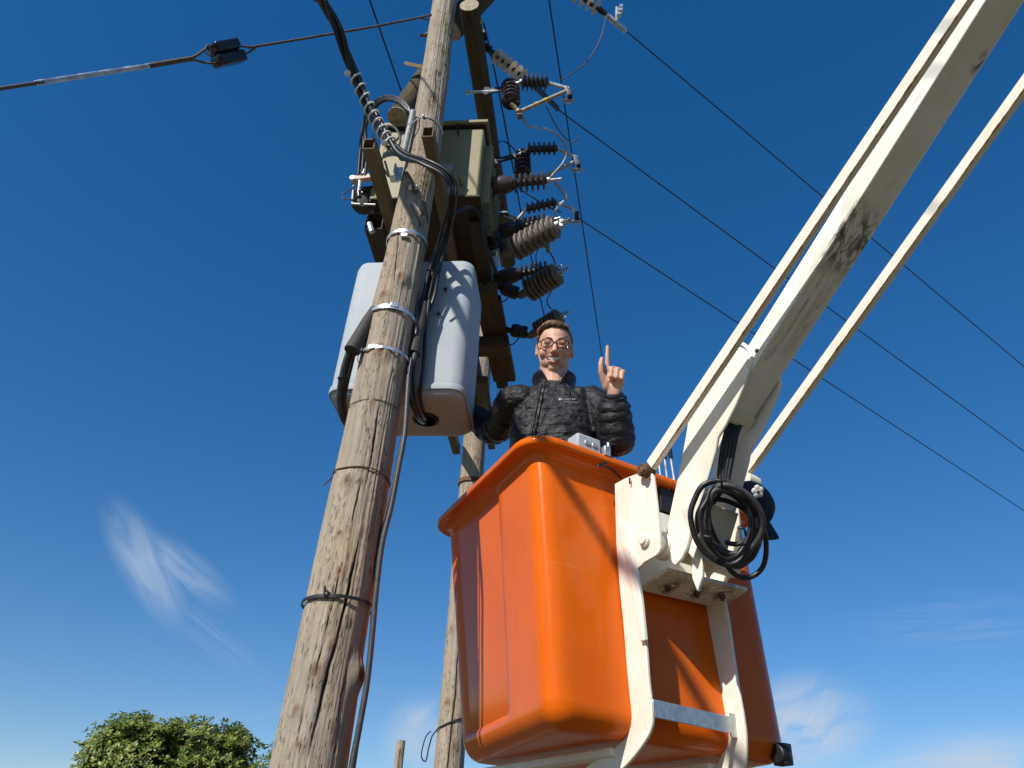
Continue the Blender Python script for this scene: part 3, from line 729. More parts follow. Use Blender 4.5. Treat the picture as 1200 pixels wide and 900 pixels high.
sA, oA, eA, axA = strain('ribbed cream strain insulator beside the log, above the topmost fuse', (579, 64), (616, 92), 4.92, 4.85, 6, 9.5)
P('link_plate', MB().bar(at_z(556, 43, 4.62), at_z(573, 58, 4.72), ZV, .03, .014).bar(at_z(563, 50, 4.66), at_z(575, 58, 4.7), EV, .035, .02), M['blackmetal'], sA)
P('dead_end_clamp', MB().bar(eA+axA*.05, at_z(654, 128, 5.22), ZV, .035, .026), M['blackmetal'], sA, bevel=.006)
sB, oB, eB, axB = strain('ribbed cream strain insulator at the top edge of the frame, right of the pole', (672, -8), (702, 11), 5.15, 5.12, 4, 9.5)
P('dead_end_clamp', MB().bar(eB+axB*.02, at_z(733, 36, 5.32), ZV, .04, .028), M['galv'], sB, bevel=.006)
for q_, ax_, r1, l1 in (((723, 24), UP, .012, .09), ((722, 18), RT+UP*.2, .02, .03), ((724, 13), RT+UP*.2, .02, .03), ((726, 8), RT, .018, .02)): P('clamp_bolt', MB().lathe(at_z(*q_, 5.2), ax_, [(0, r1), (l1, r1)], 8), M['bright'], sB)
LV = nrm(ray(2100, 1189))
def line(label, p, r_=.0045, L=70, sag=.0):
    pts = [p+LV*s for s in np.linspace(0, L, 24)]
    pts = [q-ZV*sag*4*(s/L)*(1-s/L) for q, s in zip(pts, np.linspace(0, L, 24))]
    return S('line_wire', MB().tube(pts, r_, 6), M['line'], label, 'wire', p, 'line wires running away to the right')
line('uppermost dark line wire running down to the right from the top insulator', at_z(731, 34, 5.30))
line('middle dark line wire running down to the right from behind the topmost fuse', at_z(652, 127, 5.20))
line('lowest dark line wire running down to the right from beside the third fuse', at_z(672, 252, 5.5))
OV = nrm(ray(800, 1056))
def overhead(label, far, z, back=9, fwd=0., r_=.004):
    p = at_z(*far, z); S('overhead_wire', MB().tube([p+OV*fwd, p-OV*back], r_, 6), M['line'], label, 'wire', p, 'thin wires passing overhead')
overhead('thin overhead wire crossing right of the fuses and coming down to the raised hand', (706, 422), 8.6, 9, 6.0, .0058)
overhead('thin overhead wire at upper left ending behind the short log end', (470, 106), 5.2, 4, 0, .0055)
p = [at_z(*q) for q in ((565, 24, 4.55), (569, 36, 4.62), (583, 100, 5.2), (600, 190, 5.7), (613, 262, 6.1), (625, 312, 6.5), (639, 376, 7.2))]
dw = T('down_wire', 'thin dark wire hanging from the pole head bolt behind the fuses', 'wire', p[0])
P('wire', MB().tube(spl(p, 5), .0058, 6), M['line'], dw)
P('sleeve_joint', MB().tube([at_z(567, 36, 4.6), at_z(569, 46, 4.66)], [.012, .014], 8), M['blackmetal'], dw)
q = at_z(553, 28, 4.48)
P('head_bolt', MB().tube([q, at_z(566, 25, 4.46)], .011, 10).lathe(q, EV, [(0, .024), (.03, .022)], 6), M['galv'], dw)
# jumpers
def jumper(label, pts, r_=.0045, mat='jumper'):
    W = [at_z(*q) for q in pts]
    return S('jumper_wire', MB().tube(spl(W, 7), r_, 7), M[mat], label, 'wire', W[0], 'jumper wires between insulators and fuses')
jumper('dark curved jumper from the top insulator down to the topmost fuse', [(711, 18, 5.1), (704, 45, 5.05), (690, 70, 5.0), (670, 86, 4.9), (658, 94, 4.55)], .0045, 'wire')
jumper('bright bent jumper from the topmost fuse hinge down past the second fuse', [(611, 135, 4.4), (620, 148, 4.45), (640, 151, 4.6), (655, 160, 4.7), (664, 176, 4.75), (660, 190, 4.75), (648, 204, 4.7), (645, 209, 4.7)], .0055)
jumper('short bright jumper hanging from the first bushing terminal', [(647, 205, 4.72), (648, 212, 4.75), (656, 222, 4.78), (662, 232, 4.8), (657, 240, 4.8), (650, 248, 4.8), (656, 258, 4.8)], .005)
jumper('bright jumper from the first bushing to the third fuse', [(650, 212, 4.74), (660, 223, 4.8), (664, 232, 4.8), (655, 240, 4.8), (651, 250, 4.8)], .004)
jumper('thin pale jumper beside the middle line wire', [(640, 125, 5.1), (652, 148, 5.2), (664, 163, 5.3), (672, 166, 5.3), (679, 161, 5.3)], .004, 'wire')
jumper('thin loop wire below the topmost fuse at the log', [(583, 168, 4.9), (588, 165, 4.95), (596, 169, 5.0), (606, 178, 5.1)], .004, 'line')
jumper('thin dark wire from the third fuse hinge to the middle arrester', [(640, 290, 4.95), (648, 302, 4.98), (652, 314, 5.0)], .0045, 'line')
jumper('thin curved wire from the middle arrester down to the lowest arrester', [(655, 330, 5.0), (645, 343, 5.1), (641, 353, 5.2), (645, 361, 5.25), (652, 366, 5.3)], .0045, 'line')
jumper('thin curved wire from the third fuse down to the third bushing', [(632, 288, 4.95), (628, 298, 4.95), (629, 308, 4.95), (634, 316, 4.95)], .0045, 'line')
jumper('dark wire from behind the second fuse down to the third fuse', [(590, 207, 5.2), (610, 222, 5.2), (640, 241, 5.2), (658, 249, 5.2)], .0045, 'line')

# ------------------------------------------------------------------ guy wire with egg insulator
def guy(): 
    a = T('guy_wire', 'rusty twisted guy wire running left from the pole head', 'guy wire', at_z(515, 12, 4.45))
    P_ = {0: (2.55,), }
    zf = lambda x: 2.75+(4.45-2.75)*(x/520)
    yf = lambda x: float(np.interp(x, [-60, 0, 45, 175, 240, 290, 340, 440, 500, 520], [116, 104, 97, 77, 66, 56, 48, 31, 19, 13]))
    W = lambda x, dy=0: at_z(x, yf(x)+dy, zf(x))
    P('far_strand', MB().tube([W(x) for x in np.linspace(291, 519, 30)], .0062, 8), M['guyrust'], a)
    P('tail_wire', MB().tube(spl([W(492, 0), at_z(500, 23, zf(500)), at_z(508, 24, zf(508))], 5), .004, 6), M['guyrust'], a)
    P('near_strand', MB().tube([W(x) for x in np.linspace(-70, 50, 14)], .0072, 8), M['guyrust'], a)
    gr = MB()
    for k in range(5):
        pts = []
        for i, x in enumerate(np.linspace(42, 226, 120)):
            c = W(x); rr = .0062; an = 2*pi*(i/120*11+k/5)
            pts.append(c+rr*(cos(an)*UP+sin(an)*FW))
        gr.tube(pts, .0045, 6)
    P('preformed_grip', gr, M['galv'], a)
    P('grip_tail', MB().tube([W(x) for x in np.linspace(175, 226, 10)], .0115, 8), M['guyrust'], a)
    lo = lambda x, y: at_z(x, y, zf(x))
    P('grip_loop', MB().tube(spl([lo(220, 70), lo(232, 64), lo(244, 55), lo(252, 53)], 6), .006, 8).tube(spl([lo(220, 70), lo(230, 71), lo(242, 74), lo(254, 74)], 6), .005, 8)
      .tube(spl([lo(281, 54), lo(290, 55), lo(298, 56)], 6), .005, 8).tube(spl([lo(281, 66), lo(290, 62), lo(300, 56)], 6), .005, 8), M['guyrust'], a)
    s = T('egg_insulator', 'dark blocky egg insulator in the guy wire', 'insulator', lo(265, 62), None)
    ax = nrm(lo(288, 58)-lo(244, 67)); u = nrm(UP-ax*(UP@ax)); c = lo(265.5, 62); v = np.cross(ax, u)
    px = zf(265)/FPX
    P('porcelain_body', MB().box(c+u*7*px, ax*17*px, u*6*px, v*11*px).box(c-u*7*px, ax*19*px, u*6.5*px, v*11*px).box(c-v*6*px+ax*2*px, ax*18*px, u*5*px, v*7*px), M['darkblue'], s, bevel=.012, seg=3)
    P('wire_eye', MB().tube([lo(248+4*cos(x)*.8, 63+5.5*sin(x)) - FW*.04 for x in np.linspace(0, 2*pi, 20)], .0035, 6), M['guyrust'], s)
guy()

# ------------------------------------------------------------------ aerial cable bundle and the cables on the pole
def strands(center, rr, rs, n, turns, ph=0):
    P_, Tn, Nn, Bn = frames(center); out = []
    m = len(P_)
    for k in range(n):
        out.append([P_[i]+(rr[i] if hasattr(rr, '__len__') else rr)*(cos(2*pi*(turns*i/m+k/n)+ph)*Nn[i]+sin(2*pi*(turns*i/m+k/n)+ph)*Bn[i]) for i in range(m)])
    return out
main = [(352, -40, 1.95), (378, 0, 2.05), (397, 38, 2.15), (413, 82, 2.27), (433, 126, 2.35), (452, 160, 2.37), (472, 182, 2.34), (497, 190, 2.28), (520, 202, 2.27), (530, 218, 2.30), (530, 236, 2.34),
        (525, 262, 2.47), (517, 290, 2.57), (509, 318, 2.61), (503, 345, 2.635), (497, 362, 2.635)]
# beyond the frame the bundle runs on overhead, over the viewer, to the next span
mw = [at_y(*q) for q in main]
cab = np.array([.19, 2.43, 2.87])+3.6*SUNV
run = [cab+np.array([-.13, -.99, .132])*q for q in (14., 9., 6., 4., 2.5, 1.2, .2, -.6)]
mc = spl(run+mw, 9); mc0 = 9*len(run)
ac = T('aerial_cable', 'thick twisted black cable bundle coming from overhead and curling round the near pole', 'cable', mc[0])
nm_ = len(mc); PP, TT, NN, BB = frames(mc)
for k in range(3):
    pts, rad = [], []
    for i in range(nm_):
        i_ = i-mc0; f = max(0, min(1, (i_-50)/14)); an = 2*pi*(4.0*min(i_, 52)/144+k/3)
        tw = .015*(cos(an)*NN[i]+sin(an)*BB[i]); side = nrm(np.cross(TT[i], FW))
        pts.append(PP[i]+(1-f)*tw+f*(side*(k-1)*(.013+.010*max(0, min(1, (i_-95)/30)))+FW*.010*((k*2) % 3-1)+side*.004*noise.noise(Vector((i*.09, k*5, 0)))))
        rad.append(.0115-.0035*f)
    P('strand', MB().tube(pts, rad, 10), M['black' if k != 1 else 'greycable'], ac)
P('strand', MB().tube(mc, [.008-.002*max(0, min(1, (i-mc0-50)/14)) for i in range(nm_)], 8), M['black'], ac)
hx = []; gc = mc[mc0+28:mc0+50]; PP, TT, NN, BB = frames(gc); m = len(gc)*5
dense = spl(gc, 8); PP, TT, NN, BB = frames(dense)
hx = [PP[i]+.0280*(cos(2*pi*9*i/len(PP))*NN[i]+sin(2*pi*9*i/len(PP))*BB[i]) for i in range(len(PP))]
P('helical_grip', MB().tube(hx, .0048, 8), M['whitetag'], ac)
for i_, nm in ((2, 0), (len(dense)-8, 1)): P('grip_clip', MB().ell(PP[i_]-FW*.02-RT*.028, (.016, .016, .014)), M['whitetag'], ac)

# loop of grey cables out of the conduit, over to the left and down to the low-voltage terminals
for k, (dx, mt) in enumerate(((0, 'greycable'), (4, 'black'), (8, 'greycable'))):
    pts = [at_b(x, y, b) for x, y, b in ((481+dx*.5, 133, -.07), (479-dx*.2, 126+dx*.4, -.07), (470-dx*.2, 117+dx*.5, -.06), (455, 113+dx*.5, -.03), (441+dx*.4, 118+dx*.4, 0), (431+dx*.6, 130+dx*.2, .04), (425+dx*.4, 150, .08), (422+dx, 180, .12), (420+dx*1.0, 206, .15))]
    lc = pts[0] if k else pts[0]
    S('service_cable', MB().tube(spl(pts, 8), .0095, 10), M['black' if k != 1 else 'black'], ['outermost black cable looping left out of the grey conduit', 'middle black cable looping left out of the grey conduit', 'innermost black cable looping left out of the grey conduit'][k], 'cable', pts[0], 'cables looping left from the conduit')
pts = [at_b(*q) for q in ((454, 147, -.1), (463, 150, -.1), (468, 158, -.1), (469, 166, -.1), (466, 173, -.1))]
S('control_cable', MB().tube(spl(pts, 6), .006, 8), M['greycable'], 'thin grey cable curling beside the conduit below the white grip', 'cable', pts[0])
pts = [at_b(*q) for q in ((437, 158, .1), (442, 172, .12), (447, 188, .14), (449, 197, .2))]
S('control_cable', MB().tube(spl(pts, 6), .006, 8), M['black'], 'thin black cable hanging down beside the left channel', 'cable', pts[0])
# arc of cable over the lower right of the transformer
pts = [at_b(*q) for q in ((524, 268, .12), (531, 252, .16), (545, 244, .2), (556, 245, .24), (563, 256, .28), (566, 280, .34), (574, 300, .4), (582, 320, .5))]
S('control_cable', MB().tube(spl(pts, 7), .0105, 10), M['black'], 'black cable arching under the transformer corner and away to the right', 'cable', pts[0])

# sleeves and cable tails either side of the near pole
def sleeve(label, pts, r0): 
    W = spl([at_y(*q) for q in pts], 8); return S('cable_sleeve', MB().tube(W, [r0*(.75+.25*i/(len(W)-1)) for i in range(len(W))], 18, cap=True), M['sleeve'], label, 'cable sleeve', W[0], 'black conduit sleeves strapped to the near pole')
sleeve('black conduit sleeve strapped to the left of the near pole', ((440, 363, 2.56), (431, 377, 2.55), (421, 395, 2.53), (412, 411, 2.52)), .031)
sleeve('black conduit sleeve strapped to the right of the near pole', ((497, 356, 2.635), (493, 375, 2.63), (488, 396, 2.62), (484, 415, 2.61)), .029)
def cable(label, pts, r_, mat='black', grp='cables dropping from the sleeves'):
    W = spl([at_y(*q) for q in pts], 8); return S('drop_cable', MB().tube(W, r_, 10), M[mat], label, 'cable', W[0], grp)
cable('left hanging cable from the left sleeve, outer strand', ((411, 405, 2.53), (404, 425, 2.56), (399, 448, 2.6), (397, 470, 2.65), (401, 489, 2.7), (408, 499, 2.76), (420, 500, 2.9)), .0105, 'greycable')
cable('left hanging cable from the left sleeve, middle strand', ((413, 405, 2.54), (408, 425, 2.58), (403, 448, 2.62), (401, 470, 2.68), (404, 487, 2.74), (411, 495, 2.8), (422, 497, 2.92)), .0105, 'black')
cable('left hanging cable from the left sleeve, inner strand', ((416, 405, 2.55), (413, 420, 2.6), (407, 445, 2.64), (403, 468, 2.7), (406, 484, 2.78), (414, 490, 2.85), (424, 492, 2.95)), .0105, 'greycable')
S('cable_clip', MB().tube([at_y(396, 443, 2.58), at_y(408, 444, 2.6)], .006, 8), M['black'], 'small black tie round the left hanging cables', 'cable tie', at_y(396, 443, 2.58))
cable('long grey black cable running down the right edge of the near pole to the ground', ((488, 330, 2.60), (487, 408, 2.60), (480, 432, 2.59), (477, 468, 2.57), (474, 510, 2.55), (467, 548, 2.55), (458, 595, 2.55), (448, 636, 2.55), (441, 690, 2.55), (436, 745, 2.55), (430, 800, 2.55), (421, 852, 2.55), (411, 905, 2.55), (400, 985, 2.53), (388, 1100, 2.5)), .0098, 'greycable')
cable('second thin black cable running down just left of the long one', ((482, 420, 2.58), (478, 450, 2.58), (473, 500, 2.58), (466, 540, 2.58), (455, 590, 2.58), (443, 640, 2.58), (438, 700, 2.58), (433, 760, 2.58), (425, 830, 2.58), (414, 905, 2.56), (402, 1000, 2.55)), .0055, 'black')
cable('right cable looping from the sleeve into the hole under the grey cabinet', ((488, 408, 2.62), (486, 425, 2.62), (485, 445, 2.62), (486, 462, 2.65), (490, 478, 2.7), (496, 490, 2.80), (500, 489, 2.95)), .0105, 'greycable')
cable('second right cable looping into the hole under the grey cabinet', ((484, 408, 2.61), (480, 424, 2.60), (478, 446, 2.60), (482, 470, 2.64), (489, 488, 2.72), (496, 495, 2.85), (500, 491, 2.95)), .0095, 'black')
cable('black cable hanging down the face of the grey cabinet', ((503, 352, 2.62), (499, 385, 2.64), (497, 420, 2.65), (494, 446, 2.66), (492, 462, 2.7), (495, 480, 2.8), (499, 489, 2.95)), .0085, 'black')
for k, (dx, mt) in enumerate(((0, 'greycable'), (5, 'black'), (9, 'greycable'))):
    cable(['left strand of the cable group down the right of the pole above the sleeve', 'middle strand of the cable group down the right of the pole above the sleeve', 'right strand of the cable group down the right of the pole above the sleeve'][k],
          ((523+dx*.3, 262, 2.56), (514+dx*.6, 285, 2.60), (505+dx*.8, 305, 2.63), (502+dx*.8, 325, 2.64), (499+dx*.7, 345, 2.645), (495+dx*.4, 362, 2.64)), .0075, mt, 'cables down the right of the near pole')
S('cable_clip', MB().tube([at_y(500, 316, 2.54), at_y(514, 318, 2.56)], .0055, 8), M['black'], 'small black tie round the cable group beside the pole', 'cable tie', at_y(500, 316, 2.54))

# ------------------------------------------------------------------ grey cabinet behind the near pole
def rrect(cx, cy, hx, hy, r, k=8):
    out = []
    for sx, sy, a0 in ((1, 1, 0), (-1, 1, pi/2), (-1, -1, pi), (1, -1, 3*pi/2)):
        for i in range(k+1):
            a = a0+pi/2*i/k; out.append((cx+sx*(hx-r)+r*cos(a), cy+sy*(hy-r)+r*sin(a)))
    return out
cb = T('cable_cabinet', 'pale grey rounded fibreglass cabinet hanging behind the near pole', 'cabinet', G(.03, .32, 3.27))
mb = MB(); V = []; ringn = None
ca, hw_, cbm, hd = .030, .285, .297, .185
zs_ = [(3.268, -.075), (3.270, -.045), (3.276, -.022), (3.287, -.008), (3.302, 0), (3.36, .002), (3.7, .0), (4.00, -.004), (4.03, -.012), (4.045, -.028), (4.05, -.06)]
for hh, ins in zs_:
    R_ = rrect(ca, cbm, hw_+ins, hd+ins, max(.012, .062+ins*.6)); ringn = len(R_)
    V += [G(a, b+.018*(hh-3.27)/.78, hh) for a, b in R_]
nz_ = len(zs_)
F = [(i*ringn+j, i*ringn+(j+1) % ringn, (i+1)*ringn+(j+1) % ringn, (i+1)*ringn+j) for i in range(nz_-1) for j in range(ringn)]
F += [tuple(reversed(range(ringn))), tuple((nz_-1)*ringn+j for j in range(ringn))]
mb.add(V, F)
P('body', mb, M['grp'], cb, ang=50)
lip = MB(); V = []
for hh, ins in ((3.300, .0015), (3.302, .007), (3.316, .009), (3.330, .007), (3.334, .0015)):
    V += [G(a, b, hh) for a, b in rrect(ca, cbm, hw_+ins, hd+ins, .066)]
lip.add(V, [(i*ringn+j, i*ringn+(j+1) % ringn, (i+1)*ringn+(j+1) % ringn, (i+1)*ringn+j) for i in range(4) for j in range(ringn)])
P('bottom_rim', lip, M['grp'], cb)
hc = at_h(499, 491, 3.268)
P('cable_gland', MB().lathe(hc+ZV*.01, -ZV, [(0, .056), (.018, .056), (.02, .05), (.021, .045), (.006, .044)], 30), M['black'], cb)
P('cable_entry', MB().lathe(hc+ZV*.004, -ZV, [(0, .045), (.004, .045)], 30), M['blackmetal'], cb)
for px, py in ((514, 367), (522, 339)):
    q = at_b(px, py, cbm-hd); P('screw', MB().lathe(q, -DV, [(-.004, .008), (.006, .008), (.008, .004)], 12), M['blackmetal'], cb)
P('back_frame', MB().box(G(-.22, cbm+hd+.02, 3.9), EV*.03, DV*.018, ZV*.25).box(G(.2, cbm+hd+.02, 3.9), EV*.03, DV*.018, ZV*.25), M['channel'], cb)
q = at_b(437, 308, .33)
P('top_plate', MB().box(G(-.13, .40, 4.075), EV*.13, DV*.06, ZV*.022), M['channel'], cb, label='tan plate on top of the cabinet')

# ------------------------------------------------------------------ orange bucket
HB_, HT_ = 1.995, 2.945
QT = [np.array(q) for q in ((.100, 2.475), (1.015, 3.022), (.645, 3.860), (-.268, 3.315))]   # near, right, far, left at the rim
QB = [np.array(q) for q in ((.165, 2.395), (1.040, 2.915), (.745, 3.85), (-.130, 3.345))]
UR = nrm(np.array([*(QT[1]-QT[0]), 0])); NR = np.array([UR[1], -UR[0], 0])                 # along the right-hand face; its outward normal
def bring(t, out=0., rad=.07, recess=True, k=7, side=26):
    """ring of the bucket wall at fraction t of its height, pushed outwards by 'out'"""
    tt = min(1.0, max(0, t)); Q = [a*(1-tt)+b*tt for a, b in zip(QB, QT)]; c = sum(Q)/4; h = HB_+(HT_-HB_)*t
    if out:
        Q2 = []
        for i in range(4):
            a, b = nrm(Q[i]-Q[i-1]), nrm(Q[i]-Q[(i+1) % 4]); Q2.append(Q[i]+out*(a+b))
        Q = Q2
    r = max(.008, rad+out); pts = []
    for i in range(4):
        a, b = nrm(Q[i-1]-Q[i]), nrm(Q[(i+1) % 4]-Q[i]); p0, p1 = Q[i]+a*r, Q[i]+b*r
        for j in range(k+1):
            f = j/k; pts.append(((1-f)**2*p0+2*f*(1-f)*(Q[i]+ (a+b)*r*.10)+f*f*p1, i, None))
        e0, e1 = p1, Q[(i+1) % 4]-b*r
        for j in range(1, side): pts.append((e0+(e1-e0)*j/side, i, j/side))
    out_ = []
    for p, i, s in pts:
        d = 0
        if recess and i == 3 and s is not None and .06 < t < .985:           # left face: side 3 runs left -> near
            e = nrm(Q[0]-Q[3]); nn = np.array([-e[1], e[0]]) if np.dot(np.array([-e[1], e[0]]), Q[3]-c) > 0 else np.array([e[1], -e[0]])
            sm = lambda x: max(0, min(1, x))
            w = sm((s-.03)/.04)*sm((.64-s)/.03)*sm((t-.08)/.03)
            p = p-nn*.022*w
        if recess and i == 0 and s is not None and .08 < t < .98: pass
        out_.append((p[0], p[1], h))
    return out_
bk = T('aerial_bucket', 'glossy orange work bucket carrying the man, held in a white steel cradle', 'bucket', ((QB[0]+QB[2])/2).tolist()+[HB_])
rings = []
rf = .075
for a in np.linspace(0, pi/2, 7): rings.append(bring((rf-rf*sin(a))/(HT_-HB_), -(rf-rf*cos(a)), .085, False) if False else None)
rings = []
for a in np.linspace(pi/2, 0, 8): rings.append(bring((rf-rf*sin(a))/(HT_-HB_), -(rf-rf*cos(a)), .085, False))
for t in list(np.linspace(rf/(HT_-HB_)+.004, .13, 8))+list(np.linspace(.15, .96, 40)): rings.append(bring(t, 0, .085-.02*t))
ot = (HT_-HB_)
for t, o_ in ((.972, .001), (.982, .004), (.989, .010), (.994, .018)): rings.append(bring(t, o_, .066, False))
# flared lip with rolled edge
for dz, o_ in ((-.002, .030), (-.002, .044), (-.006, .052), (-.004, .058), (.006, .0615), (.018, .0605), (.027, .055), (.031, .046), (.031, .010), (.028, .0), (.02, -.006)):
    rings.append(bring(1+dz/ot, o_, .066, False))
for t in (.98, .9, .6, .3, .1): rings.append(bring(t, -.014, .066, False))
rings.append(bring(.03, -.05, .05, False))
n_ = len(rings[0]); V = [p for r in rings for p in r]; m_ = len(rings)
F = [(i*n_+j, i*n_+(j+1) % n_, (i+1)*n_+(j+1) % n_, (i+1)*n_+j) for i in range(m_-1) for j in range(n_)]
F += [tuple(reversed(range(n_))), tuple((m_-1)*n_+j for j in range(n_))]
P('shell', MB().add(V, F), M['orange'], bk, ang=70)

# faces used for measuring
f0 = np.array([*QB[0], HB_]); f1 = np.array([*QB[1], HB_]); f2 = np.array([*QT[0], HT_])
NF = nrm(np.cross(f1-f0, f2-f0)); NF = NF if NF@np.array([0, -1, 0]) > 0 else -NF
def on_face(px, py, out=0): return at_pl(px, py, f0+NF*out, NF)
PN = nrm(UR)                                                         # normal of all the cradle and boom plates
pp1 = on_face(729, 720, .004); pp2 = on_face(834, 740, .004)
def plate(name, pts, p0, thick, mat, parent, bevel=.004, **k):
    poly = [at_pl(x, y, p0, PN) for x, y in pts]
    return P(name, MB().prism(poly, PN*thick), M[mat], parent, bevel=bevel, **k)
def smooth_poly(pts, k=5): return [tuple(q) for q in spl([np.array(p, float) for p in pts], k)]
# cradle plate nearest the camera: gusset, strap and the bend under the bucket, one profile-cut plate
arc = lambda cx, cy, rx, ry, a0, a1, n=8: [(cx+rx*cos(a), cy+ry*sin(a)) for a in np.linspace(radians(a0), radians(a1), n)]
pl1 = [(720, 567), (733, 560), (746, 555), (758, 550)] + [(765, 556), (768, 580), (771, 610), (774, 633)] + arc(763, 640, 11, 13, -20, 70, 5) + [(755, 659), (745, 668)] \
    + smooth_poly([(745, 668), (749, 690), (753, 715), (757, 760), (760, 800), (764, 836), (762, 856), (752, 874), (738, 892), (724, 906), (700, 930)]) \
    + [(672, 912)] + smooth_poly([(690, 896), (712, 881), (731, 866), (738, 850), (738, 826), (734, 780), (730, 730), (726, 690), (722, 640)])
plate('cradle_plate', pl1, pp1, .012, 'cream', bk, .003)
plate('gusset_rib', [(722, 612), (731, 609), (741, 655), (745, 668), (751, 700), (756, 750), (750, 752), (740, 690)], pp1-PN*.014, .014, 'cream', bk, .003)
pl2 = [(838, 560), (862, 570), (868, 640), (856, 668), (846, 690)] + smooth_poly([(846, 690), (853, 725), (858, 760), (864, 800), (871, 840), (874, 868), (872, 900), (860, 930), (840, 950)]) \
    + [(800, 925)] + smooth_poly([(822, 915), (838, 900), (846, 880), (848, 850), (842, 800), (834, 750), (826, 705), (822, 660)])
plate('cradle_plate', pl2, pp2, .012, 'cream', bk, .003)
# bearer plates under the floor
for pq in (pp1, pp2):
    a = pq-PN*.0; q = np.array([a[0], a[1], HB_-.03])
    P('floor_bearer', MB().box(q-NR*.45+PN*.006, NR*.40, PN*.03, ZV*.012), M['cream'], bk, bevel=.003)
# back plate between the two cradle plates, with pin bosses
A = [at_pl(*q, pp1+PN*.012, PN) for q in ((746, 660), (746, 640))]
top_l = on_face(742, 590, .030); top_r = on_face(850, 625, .030); bot_l = on_face(749, 690, .030); bot_r = on_face(846, 712, .030)
P('back_plate', MB().prism([top_l, top_r, bot_r, bot_l], -NR*.012), M['cream'], bk, bevel=.002)
lw_l, lw_r = bot_l+ZV*.0, bot_r
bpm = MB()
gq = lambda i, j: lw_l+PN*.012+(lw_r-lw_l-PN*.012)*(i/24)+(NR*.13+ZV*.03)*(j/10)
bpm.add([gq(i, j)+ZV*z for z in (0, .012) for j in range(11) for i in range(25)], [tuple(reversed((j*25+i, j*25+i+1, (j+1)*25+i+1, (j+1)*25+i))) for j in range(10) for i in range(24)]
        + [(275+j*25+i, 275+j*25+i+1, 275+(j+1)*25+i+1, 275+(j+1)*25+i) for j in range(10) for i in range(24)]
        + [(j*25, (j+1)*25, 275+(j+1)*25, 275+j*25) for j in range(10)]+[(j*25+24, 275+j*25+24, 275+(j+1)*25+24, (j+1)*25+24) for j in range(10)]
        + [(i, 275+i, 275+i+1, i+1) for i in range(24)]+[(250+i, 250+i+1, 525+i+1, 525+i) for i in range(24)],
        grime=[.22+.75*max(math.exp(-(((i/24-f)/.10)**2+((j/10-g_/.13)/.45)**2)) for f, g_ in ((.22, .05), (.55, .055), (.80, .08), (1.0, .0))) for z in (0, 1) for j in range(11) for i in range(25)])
P('bottom_plate', bpm, M['white'], bk)  # dirt round the bolts, plus an overall darkening painted in for underside shade
for f, g_ in ((.22, .05), (.55, .055), (.80, .08)):
    q = lw_l+(lw_r-lw_l)*f+NR*g_+ZV*.013
    P('plate_bolt', MB().lathe(q, -ZV, [(0, .012), (.012, .012), (.012, .007), (.02, .007)], 6), M['rusty'], bk)
pin_l = at_pl(757, 634, pp1, PN); pin_r = at_pl(856, 655, pp2, PN)
pr_ = nrm(PN)
P('pivot_pin', MB().lathe(pin_l-PN*.012, PN, [(0, .022), (.012, .022)], 24).lathe(pin_l-PN*.02, PN, [(0, .014), (.008, .017)], 20), M['cream'], bk, bevel=.002)
Lp = (pp2-pp1)@PN
P('pivot_tube', MB().lathe(pin_l+PN*.012, PN, [(0, .036), (Lp-.012, .036)], 28), M['cream'], bk)
P('pivot_flange', MB().lathe(pin_l+PN*.06, PN, [(0, .048), (.03, .048)], 28), M['white'], bk, bevel=.003)
# flat galvanised bar across the two cradle plates
c0, c1 = at_pl(764, 830, pp1-PN*.004, PN), at_pl(860, 851, pp2, PN)
P('cross_bar', MB().bar(c0+NR*.004, c1+NR*.004, ZV, .052, .006).bar(c1-PN*.03+NR*.009, c1+PN*.004+NR*.009, ZV, .075, .005), M['galv'], bk, bevel=.002)
# rubber bumper at the far lower right corner
q = at_pl(914, 884, np.array([*QB[1], 2.0]), NR)
P('rubber_bumper', MB().lathe(q-PN*.02, PN, [(0, .03), (.02, .038), (.035, .036), (.048, .028), (.055, .012)], 20).box(q+PN*.012-NR*.0+ZV*.0, PN*.02, NR*.028, ZV*.034), M['black'], bk, bevel=.004)
# grey control box clipped on the rim
rq = lambda x, y, dz=.0: at_h(x, y, HT_+.035+dz)
cbx = rq(690, 521, .02)
rimd = UR
P('control_box', MB().box(cbx-NR*.03, rimd*.055, NR*.035, ZV*.035), M['grp'], bk, bevel=.008)
P('box_slots', MB().box(cbx+NR*.007-rimd*.012, rimd*.012, NR*.003, ZV*.008).box(cbx+NR*.007+rimd*.022, rimd*.012, NR*.003, ZV*.008), M['galv'], bk, bevel=.002)
P('box_clip', MB().box(cbx+rimd*.075+NR*.0-ZV*.01, rimd*.014, NR*.02, ZV*.02).lathe(cbx+rimd*.085+NR*.01, ZV, [(0, .008), (.03, .008)], 8), M['galv'], bk, bevel=.002)
P('box_cable', MB().tube(spl([cbx+rimd*.09-ZV*.02, cbx+rimd*.12-ZV*.03, on_face(700, 545, .066), on_face(714, 548, .064), on_face(728, 560, .05)], 5), .004, 6), M['black'], bk)
